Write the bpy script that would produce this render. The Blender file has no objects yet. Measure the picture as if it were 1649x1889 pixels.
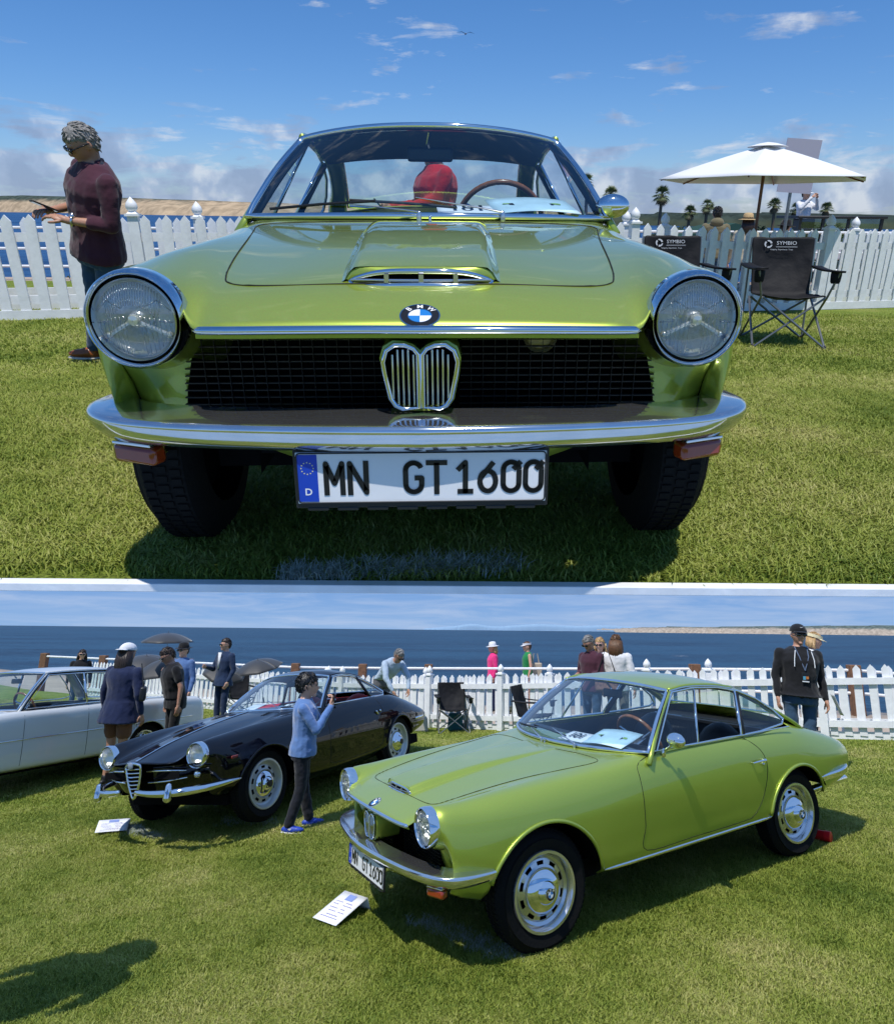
import bpy, bmesh, math, random
import numpy as np
from mathutils import Vector, Matrix, Euler
random.seed(4); rng = np.random.default_rng(7)
SC = bpy.context.scene
UP = bpy.data.collections.new('upper_lawn'); LO = bpy.data.collections.new('lower_lawn'); SKYC = bpy.data.collections.new('lower_sky'); SC.collection.children.link(SKYC)
SC.collection.children.link(UP); SC.collection.children.link(LO)

# ------------------------------------------------------------------ camera, world, suns, exposure
FPX, PX, PY, W0, H0 = 1250.0, 875.0, 860.0, 1649.0, 1889.0
EYE = Vector((0, 0, .913))
def cam_rot(pitch, roll):      # world -> camera axes (x right, y down, z forward)
    R0 = Matrix(((1, 0, 0), (0, 0, -1), (0, 1, 0)))
    cp, sp = math.cos(pitch), math.sin(pitch); cr, sr = math.cos(roll), math.sin(roll)
    return Matrix(((cr, -sr, 0), (sr, cr, 0), (0, 0, 1))) @ Matrix(((1, 0, 0), (0, cp, -sp), (0, sp, cp))) @ R0
RA = cam_rot(.360, .007); RS = cam_rot(-.236, .0103)
cam = bpy.data.cameras.new('camera'); camo = bpy.data.objects.new('camera', cam); SC.collection.objects.link(camo)
M = RA.transposed() @ Matrix(((1, 0, 0), (0, -1, 0), (0, 0, -1)))
camo.matrix_world = Matrix.Translation(EYE) @ M.to_4x4()
cam.sensor_fit = 'HORIZONTAL'; cam.sensor_width = 36; cam.lens = FPX / W0 * 36
cam.shift_x = (W0 / 2 - PX) / W0; cam.shift_y = (PY - H0 / 2) / W0
cam.clip_start = .02; cam.clip_end = 30000
SC.camera = camo
MB4 = Matrix.Translation(EYE) @ (RA.transposed() @ RS).to_4x4()      # the lower lawn's frame: origin at eye height, y out to sea

SUN_A = Vector((.14, -.30, .95)).normalized()
SUN_B = MB4.to_3x3() @ Vector((-.42, -.46, 1)).normalized()
world = bpy.data.worlds.new('World'); SC.world = world; world.use_nodes = True
def sun(name, d, recv, energy):
    l = bpy.data.lights.new(name, 'SUN'); l.energy = energy; l.angle = math.radians(.53); l.color = (1, .965, .90)
    o = bpy.data.objects.new(name, l); SC.collection.objects.link(o)
    o.rotation_euler = d.to_track_quat('Z', 'Y').to_euler()
    o.light_linking.receiver_collection = recv; o.light_linking.blocker_collection = recv
    return o
sun('sun_over_upper_lawn', SUN_A, UP, 4.2)
sun('sun_over_lower_lawn', SUN_B, LO, 4.2)
vs = SC.view_settings; vs.view_transform = 'Standard'; vs.look = 'None'; vs.exposure = 0; vs.gamma = 1; vs.use_curve_mapping = False
SC.cycles.max_bounces = 6; SC.cycles.diffuse_bounces = 3; SC.cycles.glossy_bounces = 4; SC.cycles.transparent_max_bounces = 12; SC.cycles.use_denoising = True
SC.cycles.caustics_reflective = False; SC.cycles.caustics_refractive = False

class NT:      # tiny node helper
    def __init__(s, tree): s.t = tree; s.n = tree.nodes; s.l = tree.links
    def add(s, typ, **kw):
        n = s.n.new(typ)
        for k, v in kw.items():
            if k in n.inputs: n.inputs[k].default_value = v
            else: setattr(n, k, v)
        return n
    def link(s, a, b): s.l.new(a, b)
    def ramp(s, fac, stops):
        r = s.n.new('ShaderNodeValToRGB'); e = r.color_ramp.elements
        while len(e) < len(stops): e.new(.5)
        for el, (p, c) in zip(e, stops):
            el.position = p; el.color = (*c, 1) if len(c) == 3 else c
        s.link(fac, r.inputs[0]); return r.outputs[0]
    def math(s, op, a, b=None, c=None, clamp=False):
        m = s.n.new('ShaderNodeMath'); m.operation = op; m.use_clamp = clamp
        for i, v in enumerate((a, b, c)):
            if v is None: continue
            if hasattr(v, 'is_linked'): s.link(v, m.inputs[i])
            else: m.inputs[i].default_value = v
        return m.outputs[0]
    def mix(s, fac, a, b, mode='MIX'):
        m = s.n.new('ShaderNodeMix'); m.data_type = 'RGBA'; m.blend_type = mode
        for sock, v in ((m.inputs[0], fac), (m.inputs[6], a), (m.inputs[7], b)):
            if hasattr(v, 'is_linked'): s.link(v, sock)
            else: sock.default_value = v if isinstance(v, (int, float)) else ((*v, 1) if len(v) == 3 else v)
        return m.outputs[2]

def clouds(nt, vec, el, bands):
    """cloud cover and brightness from a view direction; el = elevation socket (sine). bands: (centre, halfwidth, threshold, xscale, zscale, seed)"""
    out = None
    for c, hw, th, sx, sz, sd in bands:
        mp = nt.add('ShaderNodeMapping'); mp.inputs['Scale'].default_value = (sx, sx, sz); mp.inputs['Location'].default_value = (sd, sd * .7, sd * 1.3)
        nt.link(vec, mp.inputs['Vector'])
        nz = nt.add('ShaderNodeTexNoise', Scale=1.0, Detail=7.0, Roughness=.62, Distortion=.3); nt.link(mp.outputs[0], nz.inputs['Vector'])
        d = nt.math('ABSOLUTE', nt.math('SUBTRACT', el, c)); fade = nt.math('SUBTRACT', 1.0, nt.math('DIVIDE', d, hw), clamp=True)
        v = nt.math('SUBTRACT', nz.outputs[0], nt.math('SUBTRACT', th + .25, nt.math('MULTIPLY', fade, .25)))
        v = nt.math('MULTIPLY', v, 8.0, clamp=True)
        out = v if out is None else nt.math('MAXIMUM', out, v)
    return out

nt = NT(world.node_tree); world.node_tree.nodes.clear()
sky = nt.add('ShaderNodeTexSky'); sky.sky_type = 'NISHITA'; sky.sun_disc = False
sky.sun_elevation = math.asin(SUN_A.z); sky.sun_rotation = math.atan2(SUN_A.x, SUN_A.y); sky.air_density = 1.0; sky.dust_density = .3; sky.ozone_density = 2.2
tc = nt.add('ShaderNodeTexCoord'); sep = nt.add('ShaderNodeSeparateXYZ'); nt.link(tc.outputs['Generated'], sep.inputs[0])
el = sep.outputs[2]
cov = clouds(nt, tc.outputs['Generated'], el, [(.028, .070, .32, 7, 34, 3.1), (.10, .09, .66, 5, 26, 8.3)])
nz2 = nt.add('ShaderNodeTexNoise', Scale=22.0, Detail=5.0); nt.link(tc.outputs['Generated'], nz2.inputs['Vector'])
ccol = nt.ramp(nz2.outputs[0], [(.38, (2.6, 3.4, 5.2)), (.50, (3.4, 4.3, 6.2)), (.62, (6.4, 6.9, 7.8))])
hs = nt.add('ShaderNodeHueSaturation', Saturation=1.12, Value=1.0); nt.link(sky.outputs[0], hs.inputs['Color'])
skc = nt.mix(1.0, hs.outputs[0], nt.ramp(el, [(0, (.60, .76, 1.16)), (.12, (.56, .80, 1.16)), (.35, (.52, .86, 1.18)), (1, (.5, .9, 1.2))]), 'MULTIPLY')
ccolmix = nt.mix(nt.math('MULTIPLY', cov, .78), skc, ccol)
bg = nt.add('ShaderNodeBackground', Strength=.105); nt.link(ccolmix, bg.inputs[0])
wo = nt.add('ShaderNodeOutputWorld'); nt.link(bg.outputs[0], wo.inputs[0])

# ------------------------------------------------------------------ registry and mesh helpers
PLACE = [UP]; ROOTS_B = []
def put(o, parent=None):
    PLACE[0].objects.link(o)
    if parent is not None: o.parent = parent
    elif PLACE[0] in (LO, SKYC): ROOTS_B.append(o)
    return o
def tag(o, label, cat, group=None):
    o['label'] = label; o['category'] = cat
    if group: o['group'] = group
    return o
def thing(name, label, cat, loc=(0, 0, 0), rz=0, group=None, mat4=None, scale=1):
    o = bpy.data.objects.new(name, None); o.empty_display_size = .1; put(o)
    o.matrix_world = mat4 if mat4 is not None else Matrix.Translation(loc) @ Matrix.Rotation(rz, 4, 'Z') @ Matrix.Scale(scale, 4)
    return tag(o, label, cat, group)
class MB:
    def __init__(s): s.v = []; s.f = []; s.m = []; s.k = 0
    def add(s, vs_, fs_, m=None):
        o = len(s.v); s.v += [tuple(p) for p in vs_]; s.f += [tuple(i + o for i in f) for f in fs_]
        s.m += [s.k if m is None else m] * len(fs_); return s
    def box(s, c, size, R=None, taper=1.0):
        hx, hy, hz = (a / 2 for a in size); P = []
        for z, t in ((-hz, 1), (hz, taper)):
            for x, y in ((-hx, -hy), (hx, -hy), (hx, hy), (-hx, hy)): P.append(Vector((x * t, y * t, z)))
        if R is not None: P = [R @ p for p in P]
        P = [p + Vector(c) for p in P]
        return s.add(P, [(3, 2, 1, 0), (4, 5, 6, 7), (0, 1, 5, 4), (1, 2, 6, 5), (2, 3, 7, 6), (3, 0, 4, 7)])
    def ring_loft(s, rings, caps=True, closed=True):
        n = len(rings[0]); F = []
        for i in range(len(rings) - 1):
            for j in range(n if closed else n - 1):
                a, b = i * n + j, i * n + (j + 1) % n; F.append((a, b, b + n, a + n))
        V = [p for r in rings for p in r]
        if caps and closed: F.append(tuple(range(n - 1, -1, -1))); F.append(tuple((len(rings) - 1) * n + j for j in range(n)))
        return s.add(V, F)
    def tube(s, pts, r, n=8, closed=False, flat=1.0, upv=None):
        pts = [Vector(p) for p in pts]; N = len(pts); rr = r if hasattr(r, '__len__') else [r] * N
        rings = []; prev = None
        for i, p in enumerate(pts):
            a = pts[(i - 1) % N] if (closed or i > 0) else p; b = pts[(i + 1) % N] if (closed or i < N - 1) else p
            t = (b - a).normalized()
            if upv is not None: u = Vector(upv)
            elif prev is not None: u = prev
            else: u = Vector((0, 0, 1)) if abs(t.z) < .9 else Vector((1, 0, 0))
            sd = t.cross(u)
            if sd.length < 1e-6: sd = t.orthogonal()
            sd.normalize(); u = sd.cross(t).normalized(); prev = u
            rings.append([p + sd * math.cos(2 * math.pi * k / n) * rr[i] + u * math.sin(2 * math.pi * k / n) * rr[i] * flat for k in range(n)])
        if closed: rings.append(rings[0])
        return s.ring_loft(rings, caps=not closed)
    def cap(s, a, b, ra, rb, n=10, m=3):     # capsule
        a = Vector(a); b = Vector(b); t = (b - a); L = t.length
        t = t.normalized() if L > 1e-6 else Vector((0, 0, 1))
        P = []; R = []
        for k in range(m + 1):
            an = math.pi / 2 * (1 - k / m); P.append(a - t * ra * math.sin(an)); R.append(max(ra * math.cos(an), 1e-4))
        for k in range(m + 1):
            an = math.pi / 2 * k / m; P.append(b + t * rb * math.sin(an)); R.append(max(rb * math.cos(an), 1e-4))
        return s.tube(P, R, n)
    def lathe(s, prof, n=32, axis='x', c=(0, 0, 0), R=None, closed=False):   # prof: (radius, offset along axis)
        rings = []
        for r, h in prof:
            ring = []
            for k in range(n):
                a = 2 * math.pi * k / n; x, y = r * math.cos(a), r * math.sin(a)
                p = Vector({'x': (h, x, y), 'y': (x, h, y), 'z': (x, y, h)}[axis])
                if R is not None: p = R @ p
                ring.append(p + Vector(c))
            rings.append(ring)
        return s.ring_loft(rings, caps=closed)
    def grid(s, P, flip=False):      # P[i][j] points
        n = len(P[0]); F = []
        for i in range(len(P) - 1):
            for j in range(n - 1):
                a = i * n + j; q = (a, a + 1, a + n + 1, a + n); F.append(q[::-1] if flip else q)
        return s.add([p for r in P for p in r], F)
    def ell(s, c, r, n=14, m=9, R=None, fn=None):
        V = []; F = []
        for i in range(m + 1):
            th = math.pi * i / m
            for j in range(n):
                ph = 2 * math.pi * j / n
                d = Vector((math.sin(th) * math.cos(ph), math.sin(th) * math.sin(ph), math.cos(th)))
                p = Vector((d.x * r[0], d.y * r[1], d.z * r[2]))
                if fn: p = fn(p, d)
                if R is not None: p = R @ p
                V.append(p + Vector(c))
        for i in range(m):
            for j in range(n):
                a, b = i * n + j, i * n + (j + 1) % n; F.append((a, a + n, b + n, b))
        return s.add(V, F)
    def mirror(s):       # add copy mirrored in x
        n = len(s.v); s.v += [(-x, y, z) for x, y, z in s.v]; s.f += [tuple(i + n for i in f[::-1]) for f in s.f]; s.m += list(s.m); return s
    def build(s, name, mats, parent=None, angle=40, smooth=True, bevel=0, kind=None):
        me = bpy.data.meshes.new(name); me.from_pydata(s.v, [], s.f)
        mats = mats if isinstance(mats, (list, tuple)) else [mats]
        for m in mats: me.materials.append(m)
        if len(mats) > 1: me.polygons.foreach_set('material_index', s.m)
        me.validate()
        finish(me, angle, smooth)
        o = bpy.data.objects.new(name, me); put(o, parent)
        if bevel:
            b = o.modifiers.new('bevel', 'BEVEL'); b.width = bevel; b.segments = 2; b.limit_method = 'ANGLE'; b.harden_normals = False
        if kind: o['kind'] = kind
        return o
def finish(me, angle=40, smooth=True):
    if smooth:
        me.polygons.foreach_set('use_smooth', [True] * len(me.polygons))
        if angle < 179: me.set_sharp_from_angle(angle=math.radians(angle))
    me.update()
def rdup(root, loc=None, mat4=None, rz=0, label=None):
    r = root.copy(); PLACE[0].objects.link(r)
    if PLACE[0] is LO: ROOTS_B.append(r)
    r.matrix_world = mat4 if mat4 is not None else Matrix.Translation(loc) @ Matrix.Rotation(rz, 4, 'Z')
    if label: r['label'] = label
    for ch in list(root.children):
        c = ch.copy(); PLACE[0].objects.link(c); c.parent = r
        for g in list(ch.children):
            d = g.copy(); PLACE[0].objects.link(d); d.parent = c
    return r

# ------------------------------------------------------------------ materials
MATS = {}
def mat(name, color=(.5, .5, .5), rough=.5, metal=0, bump=0, bscale=40, var=0, vscale=8, coat=0, coatr=.03, spec=.5, aniso=None, sheen=0, color2=None, emit=None, subs=0):
    if name in MATS: return MATS[name]
    m = bpy.data.materials.new(name); m.use_nodes = True; nt = NT(m.node_tree); b = m.node_tree.nodes['Principled BSDF']
    b.inputs['Base Color'].default_value = (*color, 1); b.inputs['Roughness'].default_value = rough; b.inputs['Metallic'].default_value = metal
    b.inputs['Coat Weight'].default_value = coat; b.inputs['Coat Roughness'].default_value = coatr; b.inputs['Specular IOR Level'].default_value = spec
    if sheen: b.inputs['Sheen Weight'].default_value = sheen
    if subs: b.inputs['Subsurface Weight'].default_value = subs; b.inputs['Subsurface Scale'].default_value = .01
    tcn = nt.add('ShaderNodeTexCoord')
    if var or color2:
        nz = nt.add('ShaderNodeTexNoise', Scale=vscale, Detail=5.0, Roughness=.6); nt.link(tcn.outputs['Object'], nz.inputs['Vector'])
        c2 = color2 or tuple(c * (1 - var) for c in color)
        c1 = color if color2 else tuple(min(1, c * (1 + var)) for c in color)
        nt.link(nt.ramp(nz.outputs[0], [(.3, c2), (.7, c1)]), b.inputs['Base Color'])
    if bump:
        nb = nt.add('ShaderNodeTexNoise', Scale=bscale, Detail=4.0); nt.link(tcn.outputs['Object'], nb.inputs['Vector'])
        bp = nt.add('ShaderNodeBump', Strength=bump, Distance=.01); nt.link(nb.outputs[0], bp.inputs['Height']); nt.link(bp.outputs[0], b.inputs['Normal'])
    MATS[name] = m; return m
def glass_mat(name, tint, gl=.04, rough=.01, facing=.55):
    if name in MATS: return MATS[name]
    m = bpy.data.materials.new(name); m.use_nodes = True; nt = NT(m.node_tree); m.node_tree.nodes.clear()
    tr = nt.add('ShaderNodeBsdfTransparent'); tr.inputs[0].default_value = (*tint, 1)
    g = nt.add('ShaderNodeBsdfGlossy'); g.inputs['Roughness'].default_value = rough; g.inputs[0].default_value = (1, 1, 1, 1)
    gm = nt.add('ShaderNodeNewGeometry'); fr = nt.add('ShaderNodeFresnel'); nt.link(nt.math('MULTIPLY_ADD', gm.outputs['Backfacing'], 1 / 1.5 - 1.5, 1.5), fr.inputs['IOR']); f = nt.math('MULTIPLY_ADD', fr.outputs[0], 1.15, gl, clamp=True)
    mx = nt.add('ShaderNodeMixShader'); nt.link(f, mx.inputs[0]); nt.link(tr.outputs[0], mx.inputs[1]); nt.link(g.outputs[0], mx.inputs[2])
    o = nt.add('ShaderNodeOutputMaterial'); nt.link(mx.outputs[0], o.inputs[0]); MATS[name] = m; return m
def paint(name, color, metal, rough, flake=True, spec=.5):
    m = bpy.data.materials.new(name); m.use_nodes = True; nt = NT(m.node_tree); b = m.node_tree.nodes['Principled BSDF']
    b.inputs['Roughness'].default_value = rough; b.inputs['Metallic'].default_value = metal; b.inputs['Specular IOR Level'].default_value = spec
    b.inputs['Coat Weight'].default_value = 1; b.inputs['Coat Roughness'].default_value = .025; b.inputs['Coat IOR'].default_value = 1.5
    b.inputs['Base Color'].default_value = (*color, 1)
    tcn = nt.add('ShaderNodeTexCoord')
    if flake:
        vo = nt.add('ShaderNodeTexVoronoi', Scale=900.0); nt.link(tcn.outputs['Object'], vo.inputs['Vector'])
        nt.link(nt.mix(.10, (*color, 1), vo.outputs['Color'], 'OVERLAY'), b.inputs['Base Color'])
    nb = nt.add('ShaderNodeTexNoise', Scale=2.2, Detail=1.0); nt.link(tcn.outputs['Object'], nb.inputs['Vector'])
    bp = nt.add('ShaderNodeBump', Strength=.05, Distance=.02); nt.link(nb.outputs[0], bp.inputs['Height']); nt.link(bp.outputs[0], b.inputs['Coat Normal'])
    MATS[name] = m; return m
GREEN = paint('green_paint', (.37, .47, .062), .55, .36)
BLACKP = paint('black_paint', (.004, .004, .007), .0, .5, False, spec=0)
WHITEC = paint('cream_car_paint', (.62, .63, .62), .0, .35, False)
CHROME = mat('chrome', (.80, .81, .83), .045, 1)
CHROMED = mat('dusty_chrome', (.74, .75, .76), .10, .96, var=.06, vscale=12, bump=.04, bscale=6)
STEEL = mat('silver_paint', (.62, .63, .65), .18, .9)
RUBBER = mat('tyre_rubber', (.0045, .0045, .005), .8, spec=.2, bump=.3, bscale=60)
BLACK = mat('black_plastic', (.010, .010, .011), .45)
DARK = mat('dark_void', (.004, .004, .005), .9, spec=.1)
SEAL = mat('seam_dark', (.006, .008, .003), .7)
TRIM = mat('interior_vinyl', (.016, .018, .022), .5, bump=.3, bscale=120)
LINER = mat('grey_headliner', (.10, .11, .12), .9, bump=.2, bscale=200)
REDTRIM = mat('red_leather', (.45, .012, .012), .5)
GLASS = glass_mat('window_glass', (.84, .92, .94), .0)
GLASSD = glass_mat('windscreen_glass', (.80, .90, .95), .03)
LENS = glass_mat('lamp_glass', (.93, .95, .95), .06)
WOOD = mat('wood_rim', (.28, .10, .03), .25, var=.3, vscale=30, coat=.6)
WHITE = mat('white_fence_paint', (.78, .79, .80), .5, var=.09, vscale=9, bump=.15, bscale=30)
WHITE2 = mat('white_print', (.80, .80, .80), .6)
AMBER = mat('amber_plastic', (.27, .032, .007), .18, coat=.8)
BLACKF = mat('black_canvas', (.008, .008, .010), .7, bump=1.0, bscale=9, spec=.3)
GREYT = mat('grey_tube', (.22, .23, .24), .35, .7)
PAPER = mat('paper_white', (.78, .80, .84), .7)
BLUEINK = mat('blue_ink', (.03, .08, .40), .6)
PLATEB = mat('plate_blue', (.01, .055, .45), .35)
INK = mat('black_ink', (.006, .006, .007), .4)
YEL = mat('yellow', (.75, .62, .05), .5)

def stroke(mb, pts, w, y=0, depth=.0, n=6):
    """flat stroke with round-ish joins in the x-z plane at given y (front faces -y)"""
    for (x0, z0), (x1, z1) in zip(pts[:-1], pts[1:]):
        d = Vector((x1 - x0, z1 - z0)); L = d.length
        if L < 1e-7: continue
        d /= L; nx, nz = -d.y * w / 2, d.x * w / 2; e = d * w * .0
        q = [(x0 + nx - e.x, y, z0 + nz - e.y), (x0 - nx - e.x, y, z0 - nz - e.y), (x1 - nx + e.x, y, z1 - nz + e.y), (x1 + nx + e.x, y, z1 + nz + e.y)]
        mb.add(q, [(0, 1, 2, 3)])
    for x, z in pts[1:-1]:
        yy = y - .00005
        mb.add([(x + w / 2 * math.cos(a * math.pi / 4), yy, z + w / 2 * math.sin(a * math.pi / 4)) for a in range(8)], [tuple(range(7, -1, -1))])
def arcp(cx, cz, rx, rz, a0, a1, n=10):
    return [(cx + rx * math.cos(math.radians(a0 + (a1 - a0) * i / n)), cz + rz * math.sin(math.radians(a0 + (a1 - a0) * i / n))) for i in range(n + 1)]
def text_mesh(txt, size, ext=0.0, bold=0.0, sx=1.0, align='CENTER'):
    cu = bpy.data.curves.new('t', 'FONT'); cu.body = txt; cu.size = size; cu.extrude = ext; cu.offset = bold; cu.align_x = align; cu.align_y = 'CENTER'; cu.resolution_u = 3
    o = bpy.data.objects.new('t', cu); SC.collection.objects.link(o)
    dg = bpy.context.evaluated_depsgraph_get(); me = bpy.data.meshes.new_from_object(o.evaluated_get(dg))
    V = [(v.co.x * sx, v.co.y, v.co.z) for v in me.vertices]; F = [tuple(p.vertices) for p in me.polygons]
    bpy.data.objects.remove(o); bpy.data.curves.remove(cu); bpy.data.meshes.remove(me); return V, F
def add_text(mb, txt, size, T, **kw):      # T: 4x4 taking text xy-plane to place
    V, F = text_mesh(txt, size, **kw); mb.add([T @ Vector(v) for v in V], F)
def face_frame(origin, xdir, ydir):
    x = Vector(xdir).normalized(); y = Vector(ydir); y = (y - x * y.dot(x)).normalized(); z = x.cross(y)
    M_ = Matrix((x, y, z)).transposed().to_4x4(); M_.translation = Vector(origin); return M_

# ------------------------------------------------------------------ car builder
def crspline(C, sub):     # C: (n,k) -> catmull-rom resampled
    C = np.asarray(C, float); n = len(C); out = []
    E_ = np.vstack([2 * C[0] - C[1], C, 2 * C[-1] - C[-2]])
    for i in range(n - 1):
        p0, p1, p2, p3 = E_[i:i + 4]; k = sub[i] if hasattr(sub, '__len__') else sub
        for j in range(k):
            t = j / k
            out.append(.5 * ((2 * p1) + (-p0 + p2) * t + (2 * p0 - 5 * p1 + 4 * p2 - p3) * t * t + (-p0 + 3 * p1 - 3 * p2 + p3) * t ** 3))
    out.append(C[-1]); return np.array(out)
def net_surface(net, su, sv):
    net = np.array(net, float)                                     # (stations, cols, 3)
    A = np.stack([crspline(net[i], su) for i in range(len(net))])
    B = np.stack([crspline(A[:, j], sv) for j in range(A.shape[1])], axis=1)
    return B
def lerp(a, b, t): return a + (b - a) * t
def lerpv(a, b, t): return tuple(x + (y - x) * t for x, y in zip(a, b))

class Car:
    def __init__(s, spec, root):
        s.sp = spec; s.root = root; s.paint = spec['paint']
        net = []
        for st in spec['net']:
            y, pts = st; row = []
            for p in pts: row.append((p[0], p[1], p[2]) if len(p) == 3 else (p[0], y, p[1]))
            net.append(row)
        ys = [r[0][1] for r in net]
        sv = [max(2, int(round((ys[i + 1] - ys[i]) / .03))) for i in range(len(net) - 1)]
        s.S = net_surface(net, 7, sv); s.nc = 7
        s.top = s.S[:, :4 * 7 + 1].reshape(-1, 3); s.side = s.S[:, 4 * 7 + 3:].reshape(-1, 3)
    def bz(s, x, y):
        d = (s.top[:, 0] - abs(x)) ** 2 + (s.top[:, 1] - y) ** 2; i = np.argsort(d)[:4]; w = 1 / (d[i] + 1e-7); return float((s.top[i, 2] * w).sum() / w.sum())
    def bx(s, y, z):
        d = (s.side[:, 1] - y) ** 2 + (s.side[:, 2] - z) ** 2; i = np.argsort(d)[:4]; w = 1 / (d[i] + 1e-7); return float((s.side[i, 0] * w).sum() / w.sum())
    def on_side(s, y, z, off=.0015, sgn=1): return (sgn * (s.bx(y, z) + off), y, z)
    def on_top(s, x, y, off=.0015): return (x, y, s.bz(x, y) + off)
    def body(s):
        S = s.S; sp = s.sp; ni, nj = S.shape[:2]; P = S.copy()
        inside = np.zeros((ni, nj), bool)
        for (yc, zc, R) in sp['arches']:
            d = np.hypot(P[..., 1] - yc, P[..., 2] - zc); sel = (d < R) & (P[..., 0] > .5) & (np.arange(nj)[None, :] > 5 * 7)
            inside |= sel
        keep = np.ones((ni - 1, nj - 1), bool)
        y0, y1, jc = sp['hole']
        for i in range(ni - 1):
            for j in range(nj - 1):
                if inside[i, j] and inside[i + 1, j] and inside[i, j + 1] and inside[i + 1, j + 1]: keep[i, j] = False
                ym = P[i, j, 1]
                if j < jc * 7 and y0 < ym < y1: keep[i, j] = False
        used = np.zeros((ni, nj), bool)
        for i in range(ni - 1):
            for j in range(nj - 1):
                if keep[i, j]: used[i:i + 2, j:j + 2] = True
        for (yc, zc, R) in sp['arches']:
            for i, j in zip(*np.where(inside & used)):
                d = math.hypot(P[i, j, 1] - yc, P[i, j, 2] - zc)
                if d < R and d > 1e-4:
                    k = R / d; P[i, j, 1] = yc + (P[i, j, 1] - yc) * k; P[i, j, 2] = zc + (P[i, j, 2] - zc) * k
        mb = MB(); V = [tuple(p) for p in P.reshape(-1, 3)]; F = []
        for i in range(ni - 1):
            for j in range(nj - 1):
                if keep[i, j]:
                    a = i * nj + j; F.append((a, a + 1, a + nj + 1, a + nj))
        mb.add(V, F)
        # tail face
        e = [Vector(p) for p in P[-1]]; c = Vector((0, e[0].y + .012, (e[0].z + e[-1].z) / 2)); ring = [e, [c + (p - c) * .93 + Vector((0, .012, 0)) for p in e], [c + (p - c) * .05 + Vector((0, .012, 0)) for p in e]]
        mb.grid(ring, flip=True)
        mb.mirror(); o = mb.build('body', s.paint, s.root, angle=55)
        bm = bmesh.new(); bm.from_mesh(o.data); bmesh.ops.remove_doubles(bm, verts=bm.verts, dist=.0004)
        lone = [v for v in bm.verts if not v.link_faces]; bmesh.ops.delete(bm, geom=lone, context='VERTS')
        bmesh.ops.recalc_face_normals(bm, faces=bm.faces); bm.to_mesh(o.data); bm.free(); finish(o.data, 50)
        # inside of the shell, dark, just under the skin
        so = o.modifiers.new('thickness', 'SOLIDIFY'); so.thickness = .004; so.offset = -1 
        # arch lips and wells
        for (yc, zc, R) in sp['arches']:
            for sg in (1, -1):
                lip = []; ret = []
                fr_ = yc < 2; A0, A1 = (10, 158) if fr_ else (18, 170)
                for k in range(33):
                    a = math.radians(A0 + (A1 - A0) * k / 32); y, z = yc + R * math.cos(a), zc + R * math.sin(a)
                    x = s.bx(y, z); lip.append((sg * (x + .004), y, z)); 
                mb = MB(); mb.tube(lip, .011, 8, upv=(1, 0, 0)); mb.build('arch_lip', s.paint, s.root, angle=180)
                W0_, W1_ = (12, 150) if fr_ else (26, 166)
                mb = MB(); mb.grid([[(sg * xx, yc + (R + .004 + g) * math.cos(math.radians(W0_ + (W1_ - W0_) * k / 24)), zc + (R + .004 + g) * math.sin(math.radians(W0_ + (W1_ - W0_) * k / 24))) for k in range(25)] for xx, g in ((s.bx(yc, zc + R) - .012, 0), (s.bx(yc, zc + R) - .05, .01), (.42, .01))])
                mb.add([(sg * .43, yc + (R + .02) * math.cos(math.pi * k / 24), zc + (R + .02) * math.sin(math.pi * k / 24)) for k in range(25)], [tuple(range(25))])
                mb.build('wheel_well', DARK, s.root)
        # floor pan
        ymin, ymax, zf = sp['floor']; mb = MB(); mb.box((0, (ymin + ymax) / 2, zf + .05), (1.16, ymax - ymin, .10)); mb.box((0, (ymin + ymax) / 2, zf + .16), (.84, ymax - ymin + .3, .14)); mb.build('underbody', DARK, s.root)
        return o
    def wheel(s, yc, zc, x_out, R, rw, rr, slots=10, badge=None, name='wheel'):
        for sg in (1, -1):
            w = bpy.data.objects.new(name, None); put(w, s.root); w.location = (sg * x_out, yc, zc); w.rotation_euler = (0, 0, 0 if sg > 0 else math.pi); w.empty_display_size = .1
            mb = MB(); q = rr + .012
            mb.lathe([(rr * .98, -.02), (q, -.004), (q + .02, .0), (lerp(q, R, .55), .006), (R - .035, -.004), (R - .014, -.016), (R, -.032), (R + .002, -rw / 2), (R, -rw + .02), (R - .03, -rw + .004), (rr, -rw)], 56)
            for k in range(72):       # tread lugs
                a = 2 * math.pi * k / 72
                for xo, sk in ((-.045, .03), (-.08, 0), (-.115, -.03)):
                    a2 = a + sk; rc = Matrix.Rotation(a2, 3, 'X'); mb.box(rc @ Vector((xo, 0, R + .001)), (.026, .017, .008), R=rc)
            mb.build('tyre', RUBBER, w, angle=35)
            mb = MB()
            mb.lathe([(rr, -.022), (rr + .006, -.004), (rr + .002, .004), (rr - .012, .004), (rr - .020, -.006), (rr - .030, -.030), (rr - .045, -.040)], 48)
            # disc with slots: ring built as sectors
            r1, r0 = rr - .045, rr * .56; n = slots
            xa = -.040; N = n * 8
            for k in range(N):
                a0, a1 = 2 * math.pi * k / N, 2 * math.pi * (k + 1) / N; hole = (k % 8) in (2, 3, 4, 5)
                rads = [(r1, xa), (lerp(r1, r0, .22), xa + .004), (lerp(r1, r0, .68), xa + .008), (r0, xa + .014)]
                for q_ in range(3):
                    if q_ == 1 and hole: continue
                    (ra, ha), (rb, hb) = rads[q_], rads[q_ + 1]
                    mb.add([(ha, ra * math.cos(a0), ra * math.sin(a0)), (ha, ra * math.cos(a1), ra * math.sin(a1)), (hb, rb * math.cos(a1), rb * math.sin(a1)), (hb, rb * math.cos(a0), rb * math.sin(a0))], [(0, 1, 2, 3)])
            mb.build('rim', s.sp.get('rim_mat', STEEL), w, angle=30)
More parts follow.
